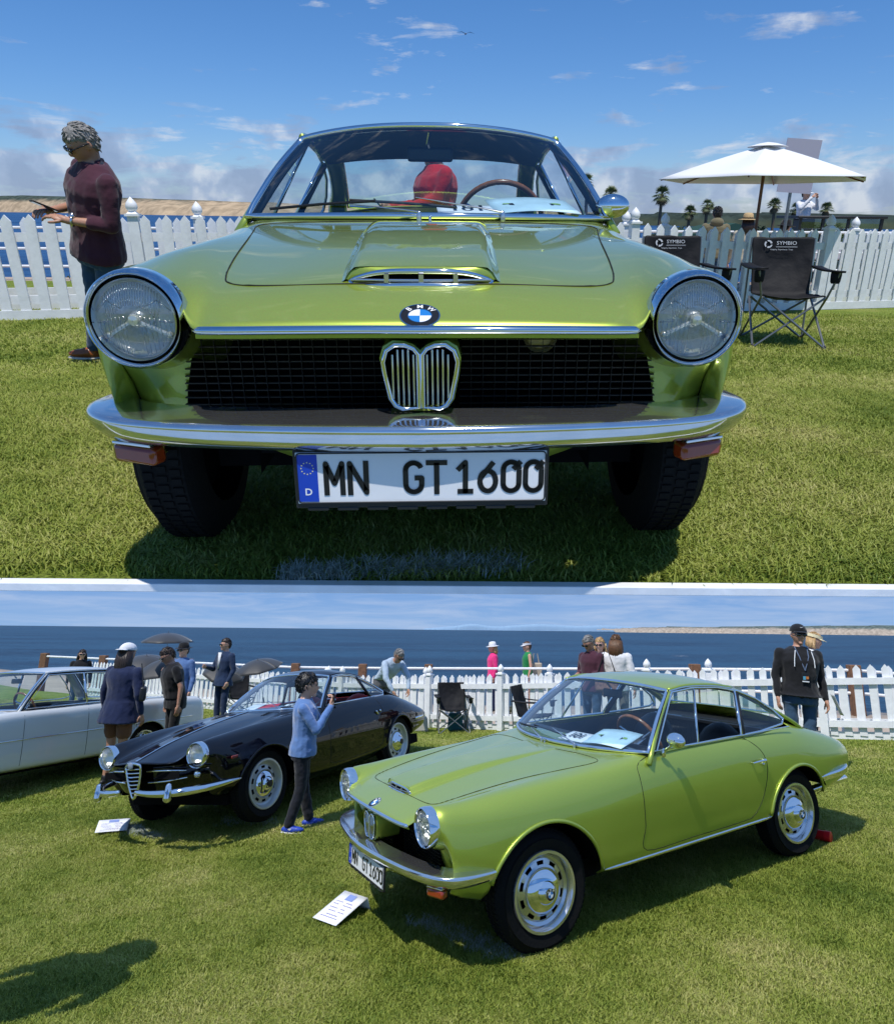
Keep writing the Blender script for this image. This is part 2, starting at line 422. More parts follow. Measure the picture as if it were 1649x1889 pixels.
            mb = MB(); mb.add([(-.075, (rr + .0) * math.cos(2 * math.pi * k / 32), (rr + .0) * math.sin(2 * math.pi * k / 32)) for k in range(32)], [tuple(range(32))]); mb.build('brake_drum', DARK, w)
            mb = MB(); h = rr * .57
            mb.lathe([(h, -.026), (h * 1.0, -.016), (h * .93, -.006), (h * .78, .006), (h * .62, .014), (h * .52, .017), (h * .47, .026), (h * .34, .038), (h * .18, .044), (.001, .046)], 40); mb.build('hub_cap', CHROME, w, angle=40)
            if badge == 'roundel': roundel(w, .030, face_frame((.0475, 0, 0), (0, 1, 0), (0, 0, 1)))
            elif badge == 'disc':
                mb = MB(); mb.lathe([(.030, .045), (.030, .049), (.001, .050)], 20); mb.build('hub_badge', BLACK, w)
    def tube_part(s, name, pts, r, m, n=8, flat=1.0, upv=None, mirror=False, closed=False):
        for sg in ((1, -1) if mirror else (1,)):
            mb = MB(); mb.tube([(p[0] * sg, p[1], p[2]) for p in pts], r, n, closed=closed, flat=flat, upv=upv); mb.build(name, m, s.root, angle=180 if flat == 1 else 60)
    def seam(s, pts, name='panel_seam', mirror=True, r=.0019):
        s.tube_part(name, pts, r, SEAL, n=5, mirror=mirror)
    def greenhouse(s):
        g = s.sp['gh']; S_ = s
        wl, wlc, wu, wuc = g['ws_low'], g['ws_low_c'], g['ws_up'], g['ws_up_c']
        def low(u): return Vector((wl[0] * u, lerp(wlc[1], wl[1], abs(u) ** 2.2), lerp(wlc[2], wl[2], abs(u) ** 2)))
        def upp(u): return Vector((wu[0] * u, lerp(wuc[1], wu[1], abs(u) ** 2.2), lerp(wuc[2], wu[2], abs(u) ** 2.4)))
        us = [i / 14 for i in range(-14, 15)]
        def ws(u, t):
            p = low(u).lerp(upp(u), t); b = math.sin(math.pi * t) * .02; return p + Vector((.3 * b * u, -b * .6, b * .6))
        mb = MB(); mb.grid([[ws(u, t / 8) for u in us] for t in range(9)]); mb.build('windscreen', GLASSD, s.root, angle=180)
        edge = [low(u) for u in us] + [ws(1, t / 8) for t in range(1, 9)] + [upp(u) for u in us[::-1]][1:] + [ws(-1, 1 - t / 8) for t in range(1, 8)]
        s.tube_part('windscreen_trim', edge, .0130, CHROME, closed=True)
        mb = MB(); mb.tube([p + Vector((0, .004, -.002)) for p in edge], .015, 6, closed=True); mb.build('windscreen_seal', BLACK, s.root, angle=180)
        # roof: rail (right side) and centre line
        rail, cen = g['rail'], g['roof_c']
        rl = crspline(rail, 8); cn = crspline(cen, 8); m_ = min(len(rl), len(cn)); nr = 21
        rows = []
        for i in range(m_):
            a = rl[i]; c = cn[i]; row = []
            for k in range(-nr, nr + 1):
                q = k / nr; w = abs(q) ** 2.6
                row.append((a[0] * q, lerp(c[1], a[1], abs(q) ** 2), lerp(c[2], a[2], w)))
            rows.append(row)
        mb = MB(); mb.grid(rows); r_ = mb.build('roof', s.paint, s.root, angle=180)
        mb = MB(); mb.grid([[(x * .96, y, z - .03) for x, y, z in row] for row in rows], flip=True); mb.build('headliner', LINER, s.root, angle=180)
        # C pillars
        for sg in (1, -1):
            O_ = crspline(g['cp_out'], 5); I_ = crspline(g['cp_in'], 5); rows = []
            for a, b in zip(O_, I_):
                row = []
                for k in range(7):
                    t = k / 6; p = Vector(a).lerp(Vector(b), t); p += Vector((.35, .1, .9)) * math.sin(math.pi * t) * .010; row.append((p.x * sg, p.y, p.z))
                rows.append(row)
            mb = MB(); mb.grid(rows, flip=sg > 0); o = mb.build('rear_pillar', s.paint, s.root, angle=180); sm = o.modifiers.new('thick', 'SOLIDIFY'); sm.thickness = .025; sm.offset = -1 if sg < 0 else -1
            # A pillar
            lo_, up_ = Vector(wl), Vector(wu); of = Vector((.005, .024, 0))
            mb = MB(); pts = [lo_.lerp(up_, t / 6) + of + Vector((0, -.012, .012)) * math.sin(math.pi * t / 6) for t in range(-1, 7)]
            mb.tube([(p.x * sg, p.y, p.z) for p in pts], [.017, .017, .017, .016, .015, .015, .014, .014], 8); mb.build('front_pillar', s.paint, s.root, angle=180)
            mb = MB(); mb.tube([((p.x - .012) * sg, p.y + .02, p.z - .006) for p in pts[1:]], .020, 6); mb.build('pillar_lining', TRIM, s.root, angle=180)
        # roof edge rail
        s.tube_part('roof_rail', [tuple(p) for p in rl], .014, s.paint, mirror=True)
        s.tube_part('drip_rail', [(p[0] + .010, p[1], p[2] - .006) for p in rl], .006, CHROME, mirror=True)
        # side windows
        W = g['win']             # closed outline of the whole side opening, in order
        s.tube_part('side_window_frame', W, .0085, CHROME, mirror=True, closed=True)
        for (a, b, nm, mt, rr) in g['posts']: s.tube_part(nm, [a, b], rr, mt, mirror=True)
        for poly in g['panes']:
            for sg in (1, -1):
                mb = MB(); mb.add([(x * sg - .002 * sg, y, z) for x, y, z in poly], [tuple(range(len(poly)))]); mb.build('side_window', GLASS, s.root, smooth=False)
        # rear window
        L, Lc, U, Uc = g['rw']
        rows = []
        for t in range(7):
            row = []
            for i in range(-10, 11):
                u = i / 10; p = Vector((L[0] * u, lerp(Lc[1], L[1], u * u), lerp(Lc[2], L[2], u * u))).lerp(Vector((U[0] * u, lerp(Uc[1], U[1], u * u), lerp(Uc[2], U[2], u * u))), t / 6); p.z += math.sin(math.pi * t / 6) * .012; row.append(p)
            rows.append(row)
        mb = MB(); mb.grid(rows, flip=True); mb.build('rear_window', GLASS, s.root, angle=180)
        e = rows[0] + [r[-1] for r in rows[1:]] + rows[-1][::-1][1:] + [r[0] for r in rows[::-1][1:-1]]
        mb = MB(); mb.tube(e, .010, 6, closed=True); mb.build('rear_window_trim', CHROME, s.root, angle=180)
    def interior(s, front_y, rear_y, sw, seatmat, dz=.0, seats=True):
        sp = s.sp
        for sg in (1, -1):
            mb = MB(); mb.grid([[(sg * .655, front_y - .1, .35), (sg * .655, front_y - .1, .86 + dz)], [(sg * .66, rear_y, .35), (sg * .65, rear_y, .85 + dz)], [(sg * .55, rear_y + .45, .35), (sg * .56, rear_y + .35, .83 + dz)]])
            mb.build('door_lining', seatmat if seatmat is REDTRIM else TRIM, s.root)
        mb = MB(); mb.box((0, (front_y + rear_y) / 2, .30), (1.3, rear_y - front_y + .9, .02)); mb.build('cabin_floor', TRIM, s.root)
        mb = MB(); g = sp['gh']; yc, yl = g['ws_low_c'][1], g['ws_low'][1]; zc, zl = g['ws_low_c'][2], g['ws_low'][2]
        rows = []
        for t in range(7):
            a = t / 6; rows.append([(u / 8 * .70, lerp(lerp(yc, yl, (u / 8) ** 2) + .02, yl + .22, a), lerp(lerp(zc, zl, (u / 8) ** 2) - .012, zl - .01, a ** .7) - (0.06 if t == 6 else 0)) for u in range(-8, 9)])
        rows.append([(x, y + .01, z - .25) for x, y, z in rows[-1]]); mb.grid(rows); mb.build('dashboard', TRIM, s.root, angle=50)
        # seats
        for sx in (-.34, .34):
            mb = MB(); y0 = front_y + .72
            mb.ell((sx, y0 - .02, .44), (.25, .27, .09)); mb.ell((sx, y0 + .26, .64), (.24, .09, .26), R=Matrix.Rotation(-.22, 3, 'X'))
            mb.build('front_seat', seatmat, s.root, angle=180)
        mb = MB(); mb.box((0, rear_y - .12, .50), (1.16, .38, .14)); mb.box((0, rear_y + .12, .68), (1.16, .12, .34), R=Matrix.Rotation(-.3, 3, 'X'))
        mb.build('rear_seat', seatmat, s.root, bevel=.03)
        mb = MB()
        for k in range(22): mb.cap((-.55 + k * .052, rear_y + .02, .56), (-.55 + k * .052, rear_y + .12, .83), .014, .014, 6, 1)
        mb.build('seat_pleats', seatmat, s.root, angle=180)
        mb = MB(); mb.tube([(-.56, rear_y + .10, .845), (.56, rear_y + .10, .845)], .008, 6); mb.build('seat_piping', CHROME, s.root)
        mb = MB(); mb.box((0, rear_y + .20, .84 + dz), (1.15, .30, .02)); mb.build('parcel_shelf', TRIM, s.root)
        # steering wheel
        c = Vector(sw); R = Matrix.Rotation(-1.12, 3, 'X'); mb = MB()
        ring = [c + R @ Vector((.19 * math.cos(2 * math.pi * k / 40), .19 * math.sin(2 * math.pi * k / 40), 0)) for k in range(40)]
        mb.tube(ring, .0125, 8, closed=True); o = mb.build('steering_wheel', WOOD if seatmat is not REDTRIM else BLACK, s.root, angle=180)
        mb = MB()
        for a in (90, 210, 330): mb.tube([c, c + R @ Vector((.185 * math.cos(math.radians(a)), .185 * math.sin(math.radians(a)), 0))], .008, 6)
        mb.cap(c + R @ Vector((0, 0, .02)), c + R @ Vector((0, 0, -.3)), .03, .02); mb.build('wheel_spokes', STEEL, o)
        # rear-view mirror
        u = Vector(sp['gh']['ws_up_c']); mb = MB(); mb.box(u + Vector((0, .10, -.105)), (.20, .022, .06)); mb.build('rear_view_mirror', BLACK, s.root, bevel=.012)
        mb = MB(); mb.tube([u + Vector((0, .05, -.02)), u + Vector((-.01, .09, -.06)), u + Vector((0, .10, -.09))], .007, 6); mb.build('mirror_stalk', CHROME, s.root)
def roundel(parent, r, T, name='roundel_badge'):
    """black ring, white and blue quarters, silver rim, three letters"""
    mats = [CHROME, INK, WHITE2, BLUEC]; mb = MB(); n = 48
    def ann(r0, r1, h, k, a0=0, a1=360):
        mb.k = k; N = max(6, int(n * (a1 - a0) / 360)); V = []; F = []
        for i in range(N + 1):
            a = math.radians(a0 + (a1 - a0) * i / N); V += [T @ Vector((r0 * math.cos(a), r0 * math.sin(a), h)), T @ Vector((r1 * math.cos(a), r1 * math.sin(a), h))]
        for i in range(N): F.append((2 * i, 2 * i + 1, 2 * i + 3, 2 * i + 2))
        mb.add(V, F)
    ann(0, r, -.004, 0); ann(r * .94, r, .0018, 0); 
    V = []; F = []
    for i in range(n):
        a = 2 * math.pi * i / n; V += [T @ Vector((r * math.cos(a), r * math.sin(a), .0018)), T @ Vector((r * 1.02 * math.cos(a), r * 1.02 * math.sin(a), -.004))]
    for i in range(n): F.append((2 * i, 2 * i + 1, (2 * i + 3) % (2 * n), (2 * i + 2) % (2 * n)))
    mb.k = 0; mb.add(V, F)
    ann(r * .60, r * .94, .0010, 1); ann(r * .56, r * .60, .0014, 0)
    for q, k in ((0, 3), (90, 2), (180, 3), (270, 2)): ann(0, r * .56, .0010, k, q, q + 90)
    mb.k = 2
    if r > .02:
        for ch, a in (('B', 135), ('M', 90), ('W', 45)):
            an = math.radians(a); p = Vector((math.cos(an), math.sin(an), 0)) * r * .77
            add_text(mb, ch, r * .42, T @ Matrix.Translation(p + Vector((0, 0, .0016))) @ Matrix.Rotation(an - math.pi / 2, 4, 'Z'), bold=r * .006)
    mb.build(name, mats, parent, smooth=False)
BLUEC = mat('badge_blue', (.02, .19, .55), .3, coat=.5)

def headlamp(parent, c, R0, detail=True, dz=0):
    """lamp facing -y at c; R0 outer ring radius"""
    h = bpy.data.objects.new('headlight', None); put(h, parent); h.location = c; h.empty_display_size = .1
    mb = MB(); r = R0
    mb.lathe([(r * .93, .05), (r, .04), (r * 1.0, .012), (r * .975, -.006), (r * .93, -.012), (r * .885, -.006), (r * .875, .004)], 64, 'y'); mb.build('outer_ring', CHROME, h, angle=60)
    mb = MB(); mb.lathe([(r * .885, .004), (r * .885, .016), (r * .84, .016)], 56, 'y'); mb.build('rubber_gasket', BLACK, h)
    mb = MB(); mb.lathe([(r * .845, .018), (r * .84, -.002), (r * .815, -.007), (r * .79, .002), (r * .785, .012)], 64, 'y'); mb.build('inner_ring', CHROME, h, angle=60)
    rl = r * .79
    mb = MB(); mb.lathe([(rl, .01), (rl * .93, .035), (rl * .75, .055), (rl * .5, .072), (rl * .25, .08), (rl * .16, .082), (.001, .082)], 48, 'y'); mb.build('reflector', REFL, h, angle=60)
    # lens with moulded flutes (real relief)
    N = 46 if detail else 20; V = []; F = []
    for i in range(N + 1):
        for j in range(N + 1):
            x, z = (2 * i / N - 1), (2 * j / N - 1)
            # square to disc
            xd, zd = x * math.sqrt(1 - z * z / 2), z * math.sqrt(1 - x * x / 2)
            rr = xd * xd + zd * zd; y = -.016 * (1 - rr) + .004
            V.append((xd * rl * .995, y, zd * rl * .995))
    for i in range(N):
        for j in range(N): a = i * (N + 1) + j; F.append((a, a + N + 1, a + N + 2, a + 1))
    mb = MB(); mb.add(V, F); mb.build('lens', LENS, h, angle=180)
    if detail:
        mb = MB(); yl = lambda x, z: -.016 * (1 - (x * x + z * z) / rl ** 2) + .0035
        def rib(p, w=.0010):
            mb.tube([(x, yl(x, z), z) for x, z in p], w, 4)
        for k in range(-11, 12):      # upper fan of flutes
            x0 = k * rl * .062; zt = math.sqrt(max(0, (.93 * rl) ** 2 - (x0 * 1.05) ** 2)); zb = rl * (.38 - .010 * k * k * .35)
            if zt > zb: rib([(x0 * 1.05, zt), (x0 * .92, max(zb, .05 * rl))])
        for sg in (-1, 1):
            for k in range(7):
                x0 = sg * rl * (.20 + .11 * k); zt = rl * .12 - .02 * rl * k; zl = -math.sqrt(max(.0, (.93 * rl) ** 2 - x0 * x0)); 
                rib([(x0, zt if k < 6 else zt * .5), (x0 * 1.02, zl * .55), (x0 * .96, zl)], .0009)
            rib([(sg * rl * .25, rl * .30), (sg * rl * .62, rl * .50)], .0012); rib([(sg * rl * .62, rl * .50), (sg * rl * .93, rl * .22)], .0012); rib([(sg * rl * .62, -.03 * rl), (sg * rl * .95, -.06 * rl)], .0012)
        mb.build('lens_flutes', LENSRIB, h, angle=180)
        mb = MB()
        for a in (-28, 208):
            e = Vector((math.cos(math.radians(a)) * rl * .86, .012, math.sin(math.radians(a)) * rl * .86))
            mb.tube([(0, -.004, rl * .02), e], [.0040, .0052], 6); mb.cap(e, e + Vector((0, .01, 0)), .007, .006, 8)
        mb.lathe([(rl * .17, .01), (rl * .17, -.004), (rl * .12, -.010), (.001, -.012)], 20, 'y'); mb.build('lamp_spokes', SPOKE, h, angle=40)
        mb = MB(); mb.lathe([(rl * .24, .03), (rl * .22, .012), (rl * .1, .004), (.001, .002)], 20, 'y'); mb.build('bulb_shield', REFL, h, angle=60)
        mb = MB(); add_text(mb, 'Carello', rl * .14, face_frame((0, yl(0, -rl * .80) - .0015, -rl * .80), (1, 0, 0), (0, 0, 1))); mb.build('lens_lettering', SPOKE, h, smooth=False)
    return h
REFL = mat('lamp_reflector', (.80, .80, .79), .30, .9, bump=.5, bscale=45)
LENSRIB = glass_mat('moulded_glass', (.60, .64, .64), .16, rough=.12); SPOKE = mat('glass_spoke', (.70, .72, .70), .15, .5, coat=1)

def plate(parent, c, rot=0):
    w, h = .52, .112; P0 = bpy.data.objects.new('number_plate', None); put(P0, parent); P0.location = c; P0.rotation_euler = (rot, 0, 0); P0.empty_display_size = .1
    mb = MB(); mb.box((0, .008, -.004), (w + .012, .012, h + .016)); 
    for k in range(8): mb.box((-.22 + k * .0625, .006, -h / 2 - .013), (.045, .010, .010))
    mb.build('plate_holder', BLACK, P0, bevel=.003)
    mb = MB(); mb.box((0, 0, 0), (w, .003, h)); mb.build('plate_panel', mat('plate_white', (.76, .77, .79), .35, bump=.1, bscale=20), P0, bevel=.004)
    mb = MB(); mb.box((-w / 2 + .0235, -.0015, 0), (.041, .0015, h - .010)); mb.build('country_band', PLATEB, P0)
    mb = MB(); r = .007
    loop = []
    for cx, cz, a0 in ((w / 2 - r - .002, h / 2 - r - .002, 0), (-w / 2 + r + .002, h / 2 - r - .002, 90), (-w / 2 + r + .002, -h / 2 + r + .002, 180), (w / 2 - r - .002, -h / 2 + r + .002, 270)):
        loop += [(cx + r * math.cos(math.radians(a0 + q)), -.0028, cz + r * math.sin(math.radians(a0 + q))) for q in (0, 30, 60, 90)]
    mb.tube(loop, .0016, 5, closed=True); mb.build('plate_border', BLACK, P0, angle=180)
    mb = MB()
    for k in range(12):
        a = math.pi * 2 * k / 12; cx, cz = -w / 2 + .0235 + .0125 * math.cos(a), .022 + .0125 * math.sin(a)
        st = []
        for q in range(10):
            rr = .0021 if q % 2 == 0 else .0009; st.append((cx + rr * math.sin(q * math.pi / 5), -.0028, cz + rr * math.cos(q * math.pi / 5)))
        mb.add(st, [tuple(range(9, -1, -1))])
    mb.build('star_ring', mat('star_yellow', (.75, .70, .35), .5), P0, smooth=False)
    mb = MB(); add_text(mb, 'D', .021, face_frame((-w / 2 + .0235, -.0028, -.030), (1, 0, 0), (0, 0, 1)), bold=.0004); mb.build('country_letter', WHITE2, P0, smooth=False)
    H = .075; W_ = .0445; t = .0112; z0 = -H / 2; z1 = H / 2
    def G(ch):
        a = W_ / 2 - t / 2; b = H / 2 - t / 2
        if ch == 'M': return [[(-a, -H / 2), (-a, b), (0, -b * .35), (a, b), (a, -H / 2)]]
        if ch == 'N': return [[(-a, -H / 2), (-a, b), (a, -b), (a, H / 2)]]
        if ch == 'T': return [[(-a - t / 2, b), (a + t / 2, b)], [(0, b), (0, -H / 2)]]
        if ch == '1': return [[(-a, b - .017), (0, b), (0, -H / 2)], [(-a, -b), (a, -b)]]
        if ch == '0': return [arcp(0, b - a, a, a, 0, 180) + arcp(0, -b + a, a, a, 180, 360) + [(a, b - a)], [(a * .25, b - a * .95), (a + t * .3, b + .001)]]
        if ch == 'G': return [arcp(0, b - a, a, a, 20, 180) + arcp(0, -b + a, a, a, 180, 360) + [(a, -.001), (.002, -.001)]]
        if ch == '6': return [[(a * .7, b)] + arcp(0, -b + a * 1.35, a, a * 1.35, 165, 520, 16)]
    for ch, x in (('M', -.182), ('N', -.133), ('G', -.018), ('T', .030), ('1', .090), ('6', .137), ('0', .186), ('0', .233)):
        mb = MB()
        for st in G(ch): stroke(mb, [(x + p[0], p[1]) for p in st], t, y=-.003)
        mb.build('plate_character', INK, P0, smooth=False)
    return P0

# ------------------------------------------------------------------ the green coupe
GREEN_NET = [
 (.05, [(0, .040, .700), (.20, .045, .698), (.38, .055, .694), (.45, .075, .690), (.504, .145, .752), (.575, .150, .798), (.648, .150, .765), (.679, .155, .700), (.665, .18, .625), (.668, .25, .545), (.675, .31, .47), (.63, .35, .41)]),
 (.22, [(0, .765), (.20, .762), (.40, .752), (.48, .752), (.545, .784), (.605, .802), (.668, .775), (.706, .700), (.714, .61), (.705, .53), (.695, .45), (.64, .385)]),
 (.45, [(0, .805), (.20, .803), (.42, .790), (.52, .795), (.60, .812), (.665, .798), (.720, .742), (.748, .65), (.752, .55), (.745, .46), (.730, .37), (.66, .31)]),
 (.75, [(0, .842), (.20, .840), (.44, .826), (.54, .826), (.62, .828), (.685, .808), (.735, .753), (.762, .67), (.766, .57), (.761, .46), (.748, .36), (.68, .30)]),
 (1.1, [(0, .868), (.22, .866), (.47, .855), (.56, .850), (.64, .842), (.70, .820), (.745, .758), (.768, .67), (.770, .57), (.763, .45), (.745, .34), (.68, .29)]),
 (1.4, [(0, .884), (.25, .882), (.52, .875), (.60, .870), (.67, .860), (.722, .832), (.758, .763), (.774, .67), (.771, .57), (.760, .45), (.742, .33), (.68, .28)]),
 (1.75, [(0, .90), (.25, .898), (.54, .893), (.63, .888), (.700, .880), (.737, .845), (.765, .770), (.777, .67), (.773, .57), (.760, .45), (.740, .33), (.68, .28)]),
 (2.25, [(0, .90), (.25, .90), (.54, .893), (.63, .886), (.705, .872), (.742, .835), (.768, .765), (.777, .665), (.773, .565), (.760, .45), (.740, .335), (.68, .285)]),
 (2.65, [(0, .90), (.25, .90), (.54, .893), (.63, .880), (.700, .864), (.740, .826), (.767, .755), (.776, .66), (.772, .565), (.760, .455), (.742, .345), (.68, .295)]),
 (3.02, [(0, .955), (.25, .950), (.50, .925), (.60, .893), (.668, .862), (.720, .815), (.755, .742), (.767, .655), (.764, .565), (.752, .465), (.735, .37), (.67, .32)]),
 (3.32, [(0, .850), (.25, .846), (.48, .835), (.57, .822), (.640, .800), (.692, .762), (.728, .700), (.745, .625), (.743, .55), (.732, .47), (.712, .40), (.65, .35)]),
 (3.60, [(0, .755), (.25, .753), (.46, .745), (.54, .736), (.610, .722), (.658, .695), (.690, .650), (.705, .595), (.702, .54), (.690, .475), (.672, .425), (.62, .38)]),
 (3.76, [(0, .690), (.24, .690), (.44, .684), (.52, .678), (.588, .666), (.622, .643), (.648, .610), (.658, .57), (.654, .52), (.642, .475), (.628, .435), (.58, .40)]),
]
def bumper(car, path, name, m=CHROME, up=.012, dn=.058, depth=.115, mirror=True):
    """blade bumper: path of front edge points (x,y,z,scale); wide sloping upper face, tucked lower face"""
    P = crspline(np.array(path), 6); full = [(-x, y, z, k) for x, y, z, k in P[::-1][:-1]] + [tuple(p) for p in P] if mirror else [tuple(p) for p in P]
    rings = []
    for i, (x, y, z, k) in enumerate(full):
        a = Vector(full[max(0, i - 1)][:3]); b = Vector(full[min(len(full) - 1, i + 1)][:3]); t = (b - a); t.z = 0; t.normalize()
        inw = Vector((-t.y, t.x, 0))      # to the left of travel = into the car when travelling -x -> +x
        p = Vector((x, y, z)); d, u, w = depth * k, up * (.55 + .45 * k), dn * (.55 + .45 * k); Z = Vector((0, 0, 1))
        prof = [(d, u), (d * .5, u * .8), (.016, u * .45), (.006, u * .20), (.001, -.004), (.001, -.012), (.008, -w * .55), (d * .22, -w * .93), (d * .34, -w), (d * .5, -w * .7), (d * .97, u * .5)]
        rings.append([p + inw * q + Z * h for q, h in prof])
    mb = MB(); mb.ring_loft([r[::-1] for r in rings]); o = mb.build(name, m, car.root, angle=50); return o
def build_green(root, front_detail=True):
    sp = dict(paint=GREEN, net=GREEN_NET, arches=[(.768, .268, .385), (2.985, .285, .338)], hole=(1.60, 3.08, 4), floor=(.5, 3.4, .24))
    sp['gh'] = dict(ws_low=(.722, 1.60, .888), ws_low_c=(0, 1.37, .896), ws_up=(.552, 1.985, 1.205), ws_up_c=(0, 1.885, 1.252),
        rail=[(.556, 1.99, 1.212), (.566, 2.15, 1.226), (.568, 2.40, 1.208), (.566, 2.62, 1.168)],
        roof_c=[(0, 1.89, 1.262), (0, 2.10, 1.278), (0, 2.40, 1.262), (0, 2.70, 1.205)],
        cp_out=[(.566, 2.60, 1.170), (.572, 2.80, 1.098), (.590, 2.96, 1.012), (.628, 3.09, .935), (.648, 3.20, .868), (.630, 3.32, .790)],
        cp_in=[(.475, 2.66, 1.165), (.485, 2.82, 1.105), (.500, 2.97, 1.030), (.520, 3.10, .955), (.530, 3.22, .880), (.52, 3.33, .800)],
        win=[(.728, 1.665, .892), (.575, 2.00, 1.196), (.575, 2.20, 1.207), (.574, 2.45, 1.186), (.578, 2.66, 1.142), (.590, 2.83, 1.075), (.618, 2.96, .990), (.652, 3.035, .915), (.668, 2.99, .886), (.702, 2.70, .874), (.715, 2.40, .876), (.722, 2.0, .884)],
        posts=[((.722, 2.045, .888), (.578, 2.215, 1.196), 'vent_post', CHROME, .008), ((.714, 2.485, .876), (.577, 2.63, 1.148), 'centre_post', CHROME, .011), ((.704, 2.515, .876), (.567, 2.66, 1.142), 'post_seal', BLACK, .016)],
        panes=[[(.728, 1.675, .892), (.576, 2.01, 1.196), (.578, 2.205, 1.196), (.722, 2.04, .888)], [(.714, 2.50, .876), (.577, 2.645, 1.145), (.590, 2.83, 1.072), (.618, 2.96, .988), (.650, 3.03, .915), (.668, 2.98, .888), (.702, 2.70, .876)]],
        rw=((.51, 3.10, .935), (0, 3.22, .915), (.475, 2.665, 1.160), (0, 2.70, 1.200)))
    c = Car(sp, root); c.body(); c.greenhouse(); c.interior(1.70, 2.85, (.31, 1.93, .862), TRIM)
    # lap of hood edge with the brow, and the nose under it
    brow = [(0, .036, .694), (.12, .038, .694), (.26, .045, .692), (.38, .058, .689), (.452, .078, .686)]
    P = crspline(np.array(brow), 5); full = [(-x, y, z) for x, y, z in P[::-1][:-1]] + [tuple(p) for p in P]
    mb = MB(); mb.tube(full, [.006] + [.0125] * (len(full) - 2) + [.006], 10, flat=.72, upv=(0, 0, 1)); mb.build('brow_trim', CHROME, root, angle=180)
    mb = MB(); mb.grid([[(x, y + .006, z - .008) for x, y, z in full], [(x, y + .006, z - .017) for x, y, z in full], [(x * .985, y + .03, z - .024) for x, y, z in full], [(x * .97, y + .14, z - .024) for x, y, z in full]]); mb.build('brow_lip', GREEN, root, angle=60)
    # buckets behind the lamps, blending down to the front corners
    for sg in (1, -1):
        mb = MB(); rings = []
        for t in range(7):
            a = t / 6; cx, cy, cz, R = lerp(.578, .605, a), lerp(.128, .42, a), lerp(.700, .64, a), lerp(.095, .130, a)
            rings.append([(sg * (cx + R * math.cos(2 * math.pi * k / 40)), cy, cz + R * math.sin(2 * math.pi * k / 40)) for k in range(40)])
        mb.ring_loft(rings, caps=False); mb.build('headlight_bucket', GREEN, root, angle=180)
        outer = [(.672, .185, .62), (.668, .25, .55), (.675, .31, .475), (.640, .35, .41), (.58, .37, .375)]
        inner = [(.505, .22, .64), (.525, .225, .57), (.545, .24, .50), (.555, .27, .44), (.53, .31, .385)]
        deep = [(.49, .45, .64), (.50, .45, .57), (.51, .45, .50), (.52, .45, .44), (.52, .45, .38)]
        mid = [tuple((np.array(a) + np.array(b)) / 2 + np.array([0, -.028, 0])) for a, b in zip(outer, inner)]
        G_ = np.array([outer, mid, inner]); G_ = net_surface(G_.transpose(1, 0, 2), 5, 4); mb = MB(); mb.grid([[(sg * x, y, z) for x, y, z in r] for r in (inner, deep)]); mb.build('grille_side', DARK, root)
        mb = MB(); mb.grid([[(sg * x, y, z) for x, y, z in r] for r in G_], flip=sg < 0); mb.build('front_corner', GREEN, root, angle=180)
        headlamp(root, (sg * .578, .112, .702), .101)
    # grille opening
    mb = MB(); mb.add([(-.60, .46, .34), (.60, .46, .34), (.60, .46, .70), (-.60, .46, .70)], [(0, 1, 2, 3)]); mb.build('radiator', DARK, root)
    mb = MB()
    for k in range(15):
        z = .445 + k * .0165
        for sg in (1, -1): mb.box((sg * (.305 + .01 * (1 - k / 14)), .225, z), (.43 + .04 * (1 - k / 14), .012, .0028))
    for sg in (1, -1):
        for k in range(15): mb.box((sg * (.11 + k * .027), .216, .56), (.0010, .004, .24))
    mb.build('grille_mesh', mat('grille_black', (.006, .006, .007), .5), root, kind='stuff')
    mb = MB(); mb.lathe([(.038, .27), (.038, .24), (.030, .235), (.028, .25), (.012, .25), (.010, .235), (.001, .235)], 24, 'y', c=(.27, 0, .645)); mb.build('horn', mat('horn_brass', (.5, .42, .2), .4, .6), root)
    # kidney and its body-coloured surround
    def kid(h, w, sc):
        z0, z1 = .533 - h, .664 + h; out = []
        out += [(0, z0 - .004)] + [(.038, z0 - .001), (.052, z0 + .006), (.062, z0 + .022), (.072, lerp(z0, z1, .55)), (.075, z1 - .035), (.068, z1 - .012), (.050, z1), (.030, z1 - .001), (.013, z1 - .008), (0, z1 - .020)]
        return [(x * sc, z) for x, z in out]
    mb = MB(); k1 = kid(.006, 0, 1.10); k2 = kid(.0, 0, 1.0); loop1 = k1 + [(-x, z) for x, z in k1[1:-1][::-1]]; loop2 = k2 + [(-x, z) for x, z in k2[1:-1][::-1]]
    mb.ring_loft([[(x * 1.02, .20, z) for x, z in loop1], [(x * 1.03, .09, z) for x, z in loop1], [(x, .055, z) for x, z in loop1], [(x, .052, z) for x, z in loop2], [(x * .97, .09, z) for x, z in loop2]], caps=False)
    mb.build('kidney_surround', GREEN, root, angle=50)
    K_ = bpy.data.objects.new('kidney_grille', None); put(K_, root); K_.empty_display_size = .05
    for sg in (1, -1):
        lp = [(sg * x, .040, z) for x, z in k2[1:]] + [(sg * .004, .040, .644), (sg * .004, .040, .536)]
        lp = [(sg * .004, .040, .535)] + [(sg * x, .040, z) for x, z in k2[1:-1]] + [(sg * .004, .040, k2[-1][1])]
        mb = MB(); mb.tube(lp, .0052, 8, closed=True); mb.build('kidney_rim', CHROME, K_, angle=180)
        for k in range(5):
            x = .0135 + k * .0106; z1 = .654 - (.010 if k in (0, 4) else 0); z0 = .538 + (.004 if k == 4 else 0)
            mb = MB(); mb.box((sg * x, .047, (z0 + z1) / 2), (.0040, .012, z1 - z0)); mb.build('kidney_bar', CHROME, K_, bevel=.0012)
